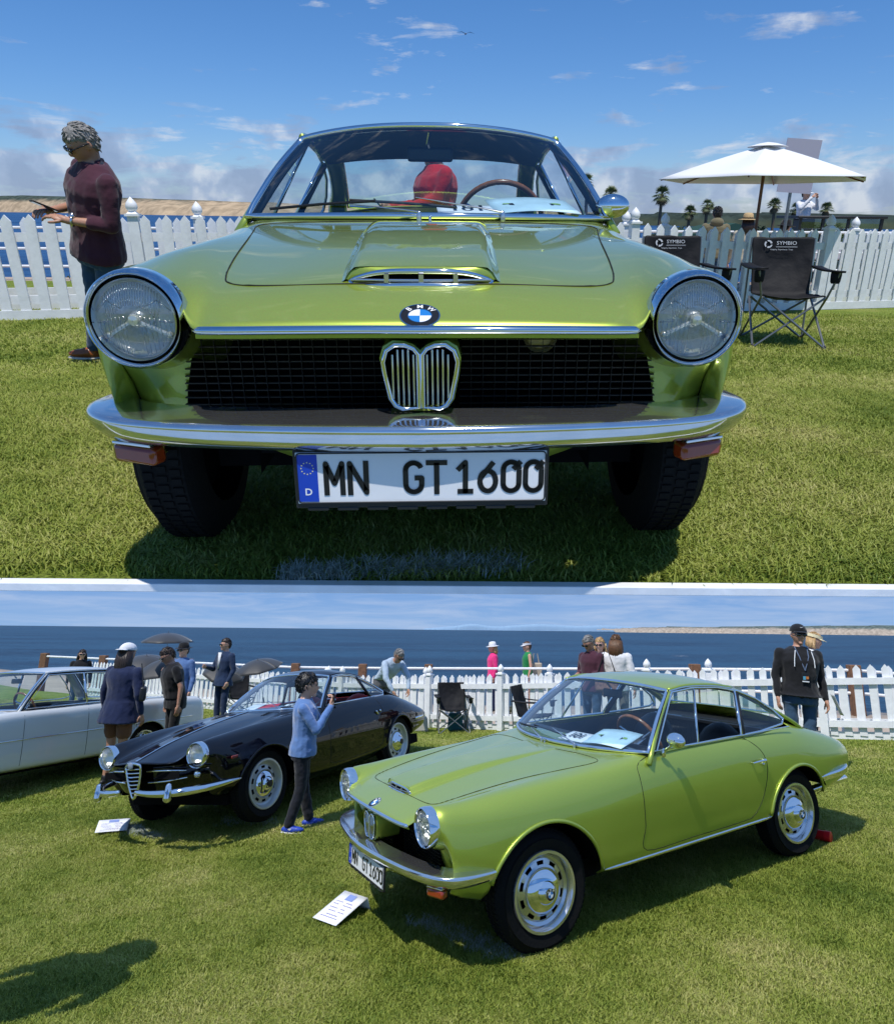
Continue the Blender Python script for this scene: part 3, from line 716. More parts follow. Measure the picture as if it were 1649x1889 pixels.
        mb = MB(); mb.box((sg * .036, .072, .595), (.064, .004, .125)); mb.build('kidney_backing', DARK, K_)
    # bumpers
    bumper(c, [(0, -.035, .510, 1), (.18, -.022, .508, 1), (.36, .008, .503, 1), (.52, .045, .498, 1), (.66, .10, .493, 1), (.745, .175, .490, 1), (.778, .26, .489, .9), (.776, .36, .484, .6), (.765, .43, .480, .35)], 'front_bumper', m=CHROMED)
    mb = MB(); rows = []
    for t in range(6):
        a = t / 5; rows.append([(x / 10 * lerp(.60, .50, a), lerp(.06, .16, a) + .22 * (x / 10) ** 2 + (0.03 * math.sin(a * 3.14)), lerp(.440, .335, a) + .05 * (x / 10) ** 2) for x in range(-10, 11)])
    rows.append([(x * .98, y + .2, z - .01) for x, y, z in rows[-1]])
    mb.grid(rows, flip=True); mb.build('front_valance', GREEN, root, angle=180)
    for sg in (1, -1):      # amber indicators under the bumper, plate hangers
        T = bpy.data.objects.new('turn_signal', None); put(T, root); T.location = (sg * .632, .150, .404); T.rotation_euler = (0, 0, sg * .35); T.empty_display_size = .05
        mb = MB(); mb.box((0, 0, 0), (.112, .045, .044)); mb.build('signal_lens', AMBER, T, bevel=.011)
        mb = MB(); mb.box((0, .002, .026), (.102, .05, .007)); mb.build('signal_trim', CHROME, T, bevel=.002)
        mb = MB(); mb.box((0, .012, .032), (.10, .05, .014)); mb.build('signal_bracket', mat('bracket_brown', (.05, .012, .008), .4), T, bevel=.003)
        mb = MB(); mb.box((sg * .185, .028, .470), (.018, .010, .045)); mb.build('plate_hanger', STEEL, root, bevel=.002)
    plate(root, (0, .012, .392), rot=-.06)
    bumper(c, [(0, 3.86, .520, 1), (-.30, 3.85, .520, 1), (-.55, 3.80, .515, 1), (-.68, 3.70, .510, .9), (-.735, 3.55, .505, .75), (-.742, 3.36, .500, .5), (-.742, 3.26, .498, .3)], 'rear_bumper')
    c.tube_part('exhaust_pipe', [(.50, 3.45, .33), (.50, 3.72, .34), (.50, 3.92, .345)], .024, CHROME, 12)
    # hood: shut line, scoop, badge, washer, wipers
    hl = [(.0, .215), (.20, .222), (.36, .235), (.425, .262), (.448, .32), (.47, .45), (.52, .80), (.575, 1.10), (.60, 1.24), (.575, 1.31), (.40, 1.315), (.20, 1.285), (0, 1.275)]
    hl = [(x, y) for x, y in crspline(np.array(hl), 6)]
    loop = [c.on_top(x, y, .0006) for x, y in hl] + [(-a[0], a[1], a[2]) for a in [c.on_top(x, y, .0006) for x, y in hl][::-1][1:-1]]
    mb = MB(); mb.tube(loop, .0020, 5, closed=True); mb.build('hood_seam', SEAL, root, angle=180)
    rows = []
    for i in range(41):
        t = i / 40; y = lerp(.235, 1.34, t); h = .032 * min(1, (1 - t) * 1.15) ** .8; w = lerp(.160, .195, t); row = []
        for k in range(-16, 17):
            q = k / 16; s_ = 1 / (1 + math.exp((abs(q) - .90) * 34)); row.append((q * w * 1.12, y, c.bz(q * w * 1.12, y) - .004 + h * s_ + .004 * s_))
        rows.append(row)
    scoop_front = rows[0]; mb = MB(); mb.grid(rows, flip=False); mb.build('hood_scoop', GREEN, root, angle=180)
    SM = bpy.data.objects.new('scoop_mouth', None); put(SM, root); SM.empty_display_size = .05
    zb = c.bz(0, .225); w = .158
    top_ = [(x / 12 * w, .222 + .0 + .018 * (x / 12) ** 2, zb + .001 + .024 * (1 - abs(x / 12) ** 3.6)) for x in range(-12, 13)]; bot = [(x / 12 * w, .210 + .016 * (x / 12) ** 2, zb - .004 - .006 * (x / 12) ** 2) for x in range(-12, 13)]
    mb = MB(); mb.tube(top_ + bot[::-1][1:-1], .0062, 8, closed=True); mb.build('mouth_rim', CHROME, SM, angle=180)
    sf = [min(scoop_front, key=lambda v, x=t_[0]: abs(v[0] - x * 1.06)) for t_ in top_]; mb = MB(); mb.grid([[(x, y, z + .003) for x, y, z in top_], [(lerp(t[0], a[0], .5), lerp(t[1], a[1], .5), lerp(t[2], a[2], .6) + .003) for t, a in zip(top_, sf)], [(a[0], a[1] + .004, a[2]) for a in sf]]); mb.build('scoop_fascia', GREEN, root, angle=180)
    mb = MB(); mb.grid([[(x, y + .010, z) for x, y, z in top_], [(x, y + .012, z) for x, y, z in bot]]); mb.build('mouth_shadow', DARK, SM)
    mb = MB(); mb.tube([((x - 6) / 6 * w * .97, .216 + .016 * ((x - 6) / 6) ** 2, zb + .006) for x in range(13)], .003, 6)
    for x in (-.075, 0, .075): mb.box((x, .216, zb + .010), (.010, .008, .018))
    mb.build('mouth_bars', STEEL, SM, angle=60)
    by = .075; n = Vector((0, -(c.bz(0, by + .04) - c.bz(0, by - .0)) / .04, 1)).normalized()
    roundel(root, .041, face_frame((0, by, c.bz(0, by) + .004), (1, 0, 0), n.cross(Vector((1, 0, 0)))))
    mb = MB(); mb.cap((0.005, 1.33, c.bz(0, 1.33)), (0.005, 1.33, c.bz(0, 1.33) + .012), .006, .005); mb.build('washer_jet', STEEL, root)
    for (pv, mid, e0, e1) in (((-.035, 1.335, .903), (-.30, 1.445, .930), (-.62, 1.56, .915), (-.20, 1.425, .945)), ((.275, 1.375, .905), (-.05, 1.455, .955), (-.30, 1.475, .948), (.10, 1.455, .925))):
        wp = bpy.data.objects.new('wiper', None); put(wp, root); wp.empty_display_size = .05
        mb = MB(); p = Vector(pv); m_ = Vector(mid); mb.cap(p - Vector((0, 0, .02)), p + Vector((0, 0, .004)), .010, .008, 10); mb.tube([p + Vector((0, 0, .006)), p.lerp(m_, .22) + Vector((0, -.006, .008)), m_ + Vector((0, -.008, .006))], [.0075, .0055, .003], 8, flat=.6); mb.build('wiper_arm', STEEL, wp, angle=60)
        a, b = Vector(e0), Vector(e1); of = Vector((0, -.010, .002)); mb = MB(); mb.tube([a + of, a.lerp(b, .5) + of + Vector((0, -.006, .003)), b + of], .0042, 6, flat=1.4); mb.build('wiper_blade', BLACK, wp)
    # flanks: doors, handle, sill strip, mirror
    F_ = [(2.470, .868), (2.530, .835), (2.60, .775), (2.635, .70), (2.630, .62), (2.60, .53), (2.55, .44), (2.47, .375), (2.40, .362)]
    B_ = [(1.493, .362), (1.486, .50), (1.480, .65), (1.478, .78), (1.490, .828), (1.55, .855), (1.66, .876)]
    door = [(y, z) for y, z in crspline(np.array(B_[::-1] + [(1.9, .358), (2.2, .358)] + F_[::-1]), 5)]
    for sg in (1, -1):
        mb = MB(); mb.tube([c.on_side(y, z, .0004, sg) for y, z in door], .0021, 5); mb.build('door_seam', SEAL, root, angle=180)
        st = [c.on_side(y, z, .004, sg) for y, z in [(1.175 + i * .0752, .318 + .012 * i / 20) for i in range(21)]]
        mb = MB(); mb.tube(st, [.004] + [.0105] * 19 + [.004], 8, flat=.6, upv=(1, 0, 0)); mb.build('sill_trim', CHROME, root, angle=180)
        a = Vector(c.on_side(2.47, .712, .022, sg)); b = Vector(c.on_side(2.60, .712, .020, sg)); H = bpy.data.objects.new('door_handle', None); put(H, root); H.empty_display_size = .05
        mb = MB(); mb.tube([a, a.lerp(b, .5) + Vector((sg * .004, 0, .002)), b], [.006, .0085, .010], 8); mb.cap(b, c.on_side(2.60, .712, -.002, sg), .012, .014); mb.cap(a + Vector((0, .01, 0)), c.on_side(2.48, .712, -.002, sg), .006, .007); mb.build('handle_bar', CHROME, H, angle=60)
        mb = MB(); mb.cap(c.on_side(2.585, .690, 0, sg), c.on_side(2.585, .690, .012, sg), .010, .009); mb.build('door_lock', CHROME, H)
        mb = MB(); mb.tube([(sg * .730, 1.62, .893)] + [(sg * (.724 - .006 * k / 8), 1.68 + (3.0 - 1.68) * k / 8, .889 - .008 * k / 8 - (.006 if k > 4 else 0)) for k in range(9)], .006, 6, flat=.8); mb.build('belt_trim', CHROME, root, angle=180)
    Mr = bpy.data.objects.new('door_mirror', None); put(Mr, root); Mr.empty_display_size = .05
    mb = MB(); base = Vector((.755, 1.69, .885)); hd = Vector((.845, 1.70, .955))
    mb.cap(base - Vector((0, 0, .015)), base + Vector((.01, 0, .012)), .020, .012); mb.tube([base, base.lerp(hd, .5) + Vector((.01, 0, 0)), hd - Vector((.01, 0, .01))], [.010, .008, .009], 10); mb.build('mirror_stem', CHROME, Mr, angle=60)
    mb = MB(); mb.ell(hd + Vector((.02, 0, .01)), (.068, .040, .046), 24, 14, fn=lambda p, d: Vector((p.x, min(p.y, .012), p.z))); mb.build('mirror_shell', CHROME, Mr, angle=60)
    # 14-inch wheels
    c.wheel(.755, .298, .728, .300, .155, .200, slots=10, badge='roundel')
    c.wheel(2.985, .292, .702, .288, .155, .195, slots=10, badge='roundel', name='wheel')
    # tail lamps
    for sg in (1, -1):
        mb = MB(); mb.box((sg * .50, 3.775, .585), (.16, .03, .07)); mb.build('tail_light', mat('red_lens', (.35, .01, .01), .2, coat=.6), root, bevel=.015)
    return c
def card_sheet(name, label, cat, pts, mats, txt=None, group=None, parent=None):
    pass

# ------------------------------------------------------------------ terrain
def smooth01(t): t = np.clip(t, 0, 1); return t * t * (3 - 2 * t)
def zA(x, y): return -.155 * smooth01((np.asarray(y, float) - 2.6) / 2.7) - .12 * smooth01(np.asarray(x, float) / 4) * smooth01((np.asarray(y, float) - 6.2) / 2.4)
def zB(x, y):
    x = np.asarray(x, float); y = np.asarray(y, float); xc = np.clip(x, -14, 8)
    return -1.824 + .0532 * xc + .0307 * np.minimum(y, 22) - np.clip(.36 - .045 * (x + .5), .08, .36) * smooth01((y + .9 * x - 8.5) / 4.5) - .05 * smooth01((-x - 1) / 1.5)
def fence_y(x): return 12.95 - .68 * x
def lawn_mat():
    m = bpy.data.materials.new('lawn_turf'); m.use_nodes = True; nt = NT(m.node_tree); b = m.node_tree.nodes['Principled BSDF']
    tcn = nt.add('ShaderNodeTexCoord'); n1 = nt.add('ShaderNodeTexNoise', Scale=1.3, Detail=6.0, Roughness=.65); n2 = nt.add('ShaderNodeTexNoise', Scale=70.0, Detail=4.0, Roughness=.7)
    for n in (n1, n2): nt.link(tcn.outputs['Object'], n.inputs['Vector'])
    a = nt.ramp(n1.outputs[0], [(.32, (.17, .24, .03)), (.52, (.25, .32, .05)), (.70, (.36, .37, .10))])
    d = nt.ramp(n2.outputs[0], [(.35, (.35, .35, .35)), (.62, (1.25, 1.25, 1.2))])
    nt.link(nt.mix(1.0, a, d, 'MULTIPLY'), b.inputs['Base Color']); b.inputs['Roughness'].default_value = .85; b.inputs['Specular IOR Level'].default_value = .15
    bp = nt.add('ShaderNodeBump', Strength=1.0, Distance=.03); nt.link(n2.outputs[0], bp.inputs['Height']); nt.link(bp.outputs[0], b.inputs['Normal']); return m
def blade_mat(name, dark, light, straw):
    m = bpy.data.materials.new(name); m.use_nodes = True; nt = NT(m.node_tree); nt.n.clear()
    geo_ = nt.add('ShaderNodeNewGeometry'); oi = nt.add('ShaderNodeObjectInfo'); n1 = nt.add('ShaderNodeTexNoise', Scale=1.1, Detail=5.0, Roughness=.65); nt.link(geo_.outputs['Position'], n1.inputs['Vector'])
    v = nt.math('ADD', nt.math('MULTIPLY', geo_.outputs['Random Per Island'], .45), nt.math('MULTIPLY_ADD', n1.outputs[0], 1.7, -.60))
    col = nt.ramp(v, [(.08, dark), (.48, light), (.78, tuple((a + b) / 2 for a, b in zip(light, straw))), (.98, straw)])
    d = nt.add('ShaderNodeBsdfPrincipled', Roughness=.5); nt.link(col, d.inputs['Base Color']); d.inputs['Specular IOR Level'].default_value = .3
    t = nt.add('ShaderNodeBsdfTranslucent'); nt.link(col, t.inputs[0]); mx = nt.add('ShaderNodeMixShader'); mx.inputs[0].default_value = .35
    nt.link(d.outputs[0], mx.inputs[1]); nt.link(t.outputs[0], mx.inputs[2]); o = nt.add('ShaderNodeOutputMaterial'); nt.link(mx.outputs[0], o.inputs[0]); return m
LAWN = lawn_mat(); BLADE = blade_mat('grass_blades', (.13, .20, .024), (.34, .39, .068), (.64, .57, .25)); CHALKB = blade_mat('chalked_blades', (.30, .36, .30), (.55, .6, .55), (.6, .62, .55))
def tuft(name, nb, rad, h0, h1, m, w=.0021):
    mb = MB()
    for k in range(nb):
        a = rng.uniform(0, 6.28); r = rad * math.sqrt(rng.uniform(0, 1)); x, y = r * math.cos(a), r * math.sin(a); h = rng.uniform(h0, h1); b = rng.uniform(0, 6.28); ln = rng.uniform(.6, 1.5) * h
        dx, dy = math.cos(b), math.sin(b); c = b + 1.57 + rng.uniform(-.6, .6); wx, wy = math.cos(c) * w, math.sin(c) * w
        p0 = (x, y, -.004); p1 = (x + dx * ln * .35, y + dy * ln * .35, h * .62); p2 = (x + dx * ln, y + dy * ln, h * .95)
        mb.add([(p0[0] - wx, p0[1] - wy, p0[2]), (p0[0] + wx, p0[1] + wy, p0[2]), (p1[0] + wx, p1[1] + wy, p1[2]), (p1[0] - wx, p1[1] - wy, p1[2]), p2], [(0, 1, 2, 3), (3, 2, 4)])
    me = bpy.data.meshes.new(name); me.from_pydata(mb.v, [], mb.f); me.materials.append(m); return bpy.data.objects.new(name, me)
def scatter(name, pts, tuft_obj, smin, smax, label):
    me = bpy.data.meshes.new(name); me.from_pydata([tuple(p) for p in pts], [], []); o = bpy.data.objects.new(name, me); put(o); o['kind'] = 'stuff'; o['label'] = label; o['category'] = 'grass'
    ng = bpy.data.node_groups.new(name, 'GeometryNodeTree'); ng.interface.new_socket('Geometry', in_out='INPUT', socket_type='NodeSocketGeometry'); ng.interface.new_socket('Geometry', in_out='OUTPUT', socket_type='NodeSocketGeometry')
    N = ng.nodes; gi = N.new('NodeGroupInput'); go = N.new('NodeGroupOutput'); ip = N.new('GeometryNodeInstanceOnPoints'); ob = N.new('GeometryNodeObjectInfo'); ob.inputs[0].default_value = tuft_obj; ob.inputs['As Instance'].default_value = True
    rv = N.new('FunctionNodeRandomValue'); rv.data_type = 'FLOAT_VECTOR'; rv.inputs[0].default_value = (-.1, -.1, 0); rv.inputs[1].default_value = (.1, .1, 6.283)
    rs = N.new('FunctionNodeRandomValue'); rs.data_type = 'FLOAT'; rs.inputs[2].default_value = smin; rs.inputs[3].default_value = smax
    L = ng.links; L.new(gi.outputs[0], ip.inputs['Points']); L.new(ob.outputs['Geometry'], ip.inputs['Instance']); L.new(rv.outputs[0], ip.inputs['Rotation']); L.new(rs.outputs[1], ip.inputs['Scale']); L.new(ip.outputs[0], go.inputs[0])
    md = o.modifiers.new('scatter', 'NODES'); md.node_group = ng; return o
def sheet(name, xs, ys, zf, m, kind='structure', jitter=0):
    mb = MB(); mb.grid([[(x, y, float(zf(x, y)) + (rng.uniform(-jitter, jitter) if jitter else 0)) for x in xs] for y in ys]); o = mb.build(name, m, None, angle=180, kind=kind); return o
def sea_mat(name, deep, light, sc=1.0):
    m = bpy.data.materials.new(name); m.use_nodes = True; nt = NT(m.node_tree); b = m.node_tree.nodes['Principled BSDF']; tcn = nt.add('ShaderNodeTexCoord')
    mp = nt.add('ShaderNodeMapping'); mp.inputs['Scale'].default_value = (.35 * sc, 1.0 * sc, 1); nt.link(tcn.outputs['Object'], mp.inputs[0])
    n1 = nt.add('ShaderNodeTexNoise', Scale=.35, Detail=9.0, Roughness=.62, Distortion=.4); nt.link(mp.outputs[0], n1.inputs['Vector'])
    n2 = nt.add('ShaderNodeTexNoise', Scale=.018, Detail=5.0, Roughness=.6); nt.link(mp.outputs[0], n2.inputs['Vector'])
    f = nt.math('ADD', nt.math('MULTIPLY', n1.outputs[0], .55), nt.math('MULTIPLY', n2.outputs[0], .45))
    n3 = nt.add('ShaderNodeTexNoise', Scale=.05, Detail=10.0, Roughness=.75); nt.link(mp.outputs[0], n3.inputs['Vector'])
    cap_ = nt.math('MULTIPLY', nt.math('SUBTRACT', n3.outputs[0], .685), 30.0, clamp=True)
    nt.link(nt.mix(cap_, nt.ramp(f, [(.44, deep), (.54, light)]), (.7, .75, .78)), b.inputs['Base Color']); b.inputs['Roughness'].default_value = .45; b.inputs['Specular IOR Level'].default_value = .16
    bp = nt.add('ShaderNodeBump', Strength=1.0, Distance=1.4); nt.link(n1.outputs[0], bp.inputs['Height']); nt.link(bp.outputs[0], b.inputs['Normal']); return m
PATHM = mat('sandy_path', (.42, .33, .25), .85, var=.12, vscale=1.5, bump=.3, bscale=25)
def land_mat(name, top, cliff, zc, zw):
    m = bpy.data.materials.new(name); m.use_nodes = True; nt = NT(m.node_tree); b = m.node_tree.nodes['Principled BSDF']; b.inputs['Roughness'].default_value = .95; b.inputs['Specular IOR Level'].default_value = .1
    tcn = nt.add('ShaderNodeTexCoord'); sp = nt.add('ShaderNodeSeparateXYZ'); nt.link(tcn.outputs['Object'], sp.inputs[0]); n = nt.add('ShaderNodeTexNoise', Scale=.012, Detail=8.0, Roughness=.7); nt.link(tcn.outputs['Object'], n.inputs[0])
    f = nt.math('DIVIDE', nt.math('SUBTRACT', nt.math('ADD', sp.outputs[2], nt.math('MULTIPLY_ADD', n.outputs[0], zw * 3.0, -zw * 1.5)), zc), zw, clamp=True)
    n2 = nt.add('ShaderNodeTexNoise', Scale=.05, Detail=6.0); nt.link(tcn.outputs['Object'], n2.inputs[0])
    nt.link(nt.mix(f, nt.ramp(n2.outputs[0], [(.35, tuple(c * .62 for c in cliff)), (.65, cliff)]), nt.ramp(n2.outputs[0], [(.35, tuple(c * .6 for c in top)), (.65, tuple(c * 1.3 for c in top))])), b.inputs['Base Color']); return m
def ridge(name, pts, zb, depth, m, rough):     # pts: (x, y, ztop) along the coast
    P = crspline(np.array(pts, float), 26); rows = [[], [], [], []]
    for i, (x, y, z) in enumerate(P):
        j = rng.normal(0, 1, 4) * rough
        rows[0].append((x, y, zb - 2)); rows[1].append((x + j[0], y + abs(j[1]) * 4 + depth * .03, lerp(zb, z, .55) + j[2])); rows[2].append((x, y + depth * .12, z + j[3] * .7)); rows[3].append((x, y + depth, z + abs(j[0])))
    mb = MB(); mb.grid(rows); return mb.build(name, m, None, angle=180, kind='structure')

# upper lawn, in front of the fence; a white strip along its near edge stands in for the border between the views
PLACE[0] = UP
xs = [-40, -20, -12] + list(np.linspace(-8, 8, 41)) + [12, 20, 40]
sheet('lawn', xs, list(np.linspace(1.545, 9.5, 34)) + [11.0], zA, LAWN)
mb = MB(); mb.grid([[(x, y, 0) for x in (-40, -8, 0, 8, 40)] for y in (-60, -20, -5, 0, .42)]); mb.build('lawn', LAWN, None, kind='structure')
for (x0, x1) in ((-40, -6), (-6, 6), (6, 40)):
    mb = MB(); mb.box(((x0 + x1) / 2, 1.532, .000), (x1 - x0 - .004, .026, .024)); mb.build('border_strip', WHITE, None, kind='structure', bevel=.002)
mb = MB(); mb.box((0, .44, -.015), (80, .03, .05)); mb.build('border_strip', WHITE, None, kind='structure')
sheet('path', [-60, -20, 0, 20, 60], [9.0, 11.5, 13.0, 13.6, 15.5], lambda x, y: -.30 if y < 13.2 else (-.34 if y < 14 else -.9), PATHM)
seaA = sheet('sea', [-9000, -2000, -400, 0, 400, 2000, 9000], [48, 90, 200, 600, 2000, 9000], lambda x, y: -12.0, sea_mat('sea_upper', (.010, .045, .13), (.025, .09, .22)))
ridge('coast_cliffs', [(-4200, 3900, 58), (-2700, 3100, 45), (-1500, 2400, 40), (-800, 1750, 22), (-300, 1450, 10), (200, 1400, 2), (420, 1500, -8)], -12, 900, land_mat('cliff_land', (.055, .075, .06), (.50, .38, .25), 16, 14), 3.0)
ridge('hills', [(60, 900, -8), (150, 800, -3), (260, 700, -1), (360, 660, 0), (480, 620, -2), (700, 600, 0), (1000, 560, 1)], -14, 300, land_mat('hill_land', (.035, .05, .04), (.06, .075, .05), -8, 4), 1.2)
def pick(n, y0, y1, wide0, wide1, zf, power=1.0):
    t = rng.uniform(0, 1, n); y = y0 + (y1 - y0) * t ** power; w = wide0 + (wide1 - wide0) * (y - y0) / (y1 - y0); x = rng.uniform(-1, 1, n) * w; return np.stack([x, y, zf(x, y)], 1)
tf = tuft('grass_tuft', 46, .055, .009, .027, BLADE, w=.0018); tf2 = tuft('grass_tuft_far', 36, .10, .012, .030, BLADE, w=.0035)
pA_ = pick(17000, 1.60, 4.6, 1.7, 4.3, zA); scatter('grass', pA_, tf, .7, 1.25, 'short sunlit grass of the upper lawn')
pA2 = pick(9000, 3.9, 8.6, 4.2, 6.8, zA); scatter('grass', pA2, tf2, .7, 1.2, 'short grass of the upper lawn near the fence')
# chalk mark under the green car
g_ = np.stack([rng.uniform(-.50, .13, 260), rng.normal(0, .016, 260), np.zeros(260)], 1); g_[:, 1] += 1.585 + (g_[:, 0] + .5) * .10
scatter('chalk_line', g_, tuft('chalk_tuft', 16, .03, .012, .04, CHALKB, w=.0012), .6, 1.1, 'white chalk line sprayed on the grass')

# lower lawn
PLACE[0] = LO
xs = [-60, -40, -30] + list(np.linspace(-24, 12, 73)) + [16, 24]
mb = MB(); rows = []
for k in range(61):
    t = k / 60; row = []
    for x in xs: y = lerp(2.2, fence_y(min(x, 12)) + .35, t); row.append((x, y, float(zB(x, y))))
    rows.append(row)
mb.grid(rows); mb.build('lawn', LAWN, None, angle=180, kind='structure')
mb = MB(); rows = []
for t, dz in ((.3, -.06), (.9, -.16), (2.0, -.24), (4.5, -.26), (6.5, -.26), (6.7, -.8), (14, -6)):
    rows.append([(x, fence_y(min(x, 12)) + t, float(zB(x, fence_y(min(x, 12)))) + dz) for x in np.linspace(-50, 16, 34)])
mb.grid(rows); mb.build('path', PATHM, None, angle=180, kind='structure')
sheet('sea', [-9000, -2500, -500, -100, 0, 100, 500, 2500, 9000], [26, 60, 150, 500, 1500, 4000, 9000], lambda x, y: -14.0, sea_mat('sea_lower', (.004, .026, .060), (.014, .060, .115)))
ridge('coast_cliffs', [(1150, 5600, 3), (1500, 5400, 22), (1850, 5200, 28), (2300, 5000, 40), (2800, 4600, 46), (3600, 4200, 60), (4600, 4000, 70)], -14, 900, land_mat('cliff_far', (.10, .13, .12), (.44, .37, .30), 18, 16), 4.0)  # land colours kept pale to carry the distance haze
ridge('mountains', [(-600, 8600, 0), (-250, 8600, 30), (0, 8600, 62), (300, 8600, 34), (800, 8600, 66), (1300, 8600, 50), (1700, 8600, 60), (2200, 8600, 30), (2700, 8600, 8)], -14, 300, mat('far_mountains', (.24, .36, .50), 1, spec=0), 1.2)  # distance haze is painted into the pale blue colour, no volume
pB_ = pick(26000, 3.1, 7.6, 2.6, 5.2, zB, 1.25); scatter('grass', pB_, tf, .75, 1.3, 'short sunlit grass of the lower lawn')
pB2 = pick(34000, 6.2, 19.0, 5.2, 13.0, zB, 1.15); pB2 = pB2[pB2[:, 1] < fence_y(pB2[:, 0]) - .05]; scatter('grass', pB2, tf2, .6, 1.15, 'short grass of the lower lawn near the fence')
PLACE[0] = SKYC
# sky over the lower lawn: dome from its sea horizon up to the underside of the upper lawn
def sky_em(name, flat):
    m = bpy.data.materials.new(name); m.use_nodes = True; nt = NT(m.node_tree); nt.n.clear(); tcn = nt.add('ShaderNodeTexCoord')
    vn = nt.add('ShaderNodeVectorMath', operation='NORMALIZE'); nt.link(tcn.outputs['Object'], vn.inputs[0]); sp = nt.add('ShaderNodeSeparateXYZ'); nt.link(vn.outputs[0], sp.inputs[0]); el = sp.outputs[2]
    if flat: base = nt.ramp(el, [(0, (.20, .38, .74)), (.6, (.14, .31, .70))])
    else: base = nt.ramp(el, [(0.0, (.28, .46, .76)), (.05, (.20, .38, .73)), (.2, (.20, .38, .74)), (.7, (.13, .30, .70))])
    mp = nt.add('ShaderNodeMapping'); mp.inputs['Scale'].default_value = (7, 7, 75); nt.link(vn.outputs[0], mp.inputs[0])
    n = nt.add('ShaderNodeTexNoise', Scale=1.0, Detail=8.0, Roughness=.62, Distortion=.5); nt.link(mp.outputs[0], n.inputs[0])
    f = nt.ramp(n.outputs[0], [(.40, (0, 0, 0)), (.66, (.85, .85, .85))])
    nt2 = nt.math('MULTIPLY', f, .62 if not flat else .25)
    e = nt.add('ShaderNodeEmission', Strength=1.0); nt.link(nt.mix(nt2, base, (.50, .61, .82)), e.inputs[0]); o = nt.add('ShaderNodeOutputMaterial'); nt.link(e.outputs[0], o.inputs[0])
    m.cycles.emission_sampling = 'NONE'; return m
inv = MB4.inverted()
def dome_obj(rows, m, name):
    mb = MB(); mb.grid([[inv @ Vector(p) for p in r] for r in rows]); o = mb.build(name, m, None, angle=180, kind='structure'); return o
rows = []
for k in range(25):
    e_ = math.radians(-90 * k / 24); R_ = 9500; rows.append([(R_ * math.cos(e_) * math.cos(2 * math.pi * j / 64), R_ * math.cos(e_) * math.sin(2 * math.pi * j / 64), R_ * math.sin(e_) - 13.2) for j in range(65)])
dome_obj(rows, sky_em('lower_sky', False), 'sky')
prof = [(1.61, -.05), (8.8, -.45), (15.5, -1.2), (46, -13.1), (9600, -13.1)]; xx = [-9600, -100, -20, 0, 20, 100, 9600]
dome_obj([[(x, y, z) for x in xx] for y, z in prof], sky_em('lower_sky_overhead', True), 'sky')
dome_obj([[(x, y, -.05) for x in (-9600, -30, 0, 30, 9600)] for y in (.43, -9600)], bpy.data.materials['lower_sky_overhead'], 'sky')

# ------------------------------------------------------------------ cars in place
PLACE[0] = UP
carA = thing('parked_car', 'bright green classic coupe seen head on with chrome bumper and white number plate', 'car', mat4=Matrix.Translation((-.108, 1.306, 0)) @ Matrix.Rotation(.049, 4, 'Z'))
CA_ = build_green(carA)
PLACE[0] = LO
RG = Matrix(((0.5071712907, 0.8602056456, -0.0531368902), (-0.8618451153, 0.5062441177, -0.0306576345), (0.0005283678, 0.0613444413, 0.9981165164))); TG = Vector((-0.5957706, 4.3508698, -1.7225144))
M4G = Matrix.Translation(TG) @ RG.to_4x4()
def dup_tree(root, M4, label):
    r = root.copy(); put(r); r.matrix_world = M4; r['label'] = label
    def rec(a, b):
        for ch in list(a.children):
            c = ch.copy(); PLACE[0].objects.link(c); c.parent = b; rec(ch, c)
    rec(root, r); return r
carB = dup_tree(carA, M4G, 'green classic coupe parked at an angle in front of the black car, chrome wheels showing')

for w in [c for c in carA.children if c.name.split('.')[0] == 'wheel' and c.location.y < 1]:      # this car stands with its front wheels set a little further out
    w.location.y -= .12; w.location.x *= 1.035; w.location.z -= .004

for m_ in [c for c in carA.children if c.name.split('.')[0] == 'door_mirror']: m_.location = (-.125, -.10, -.028)

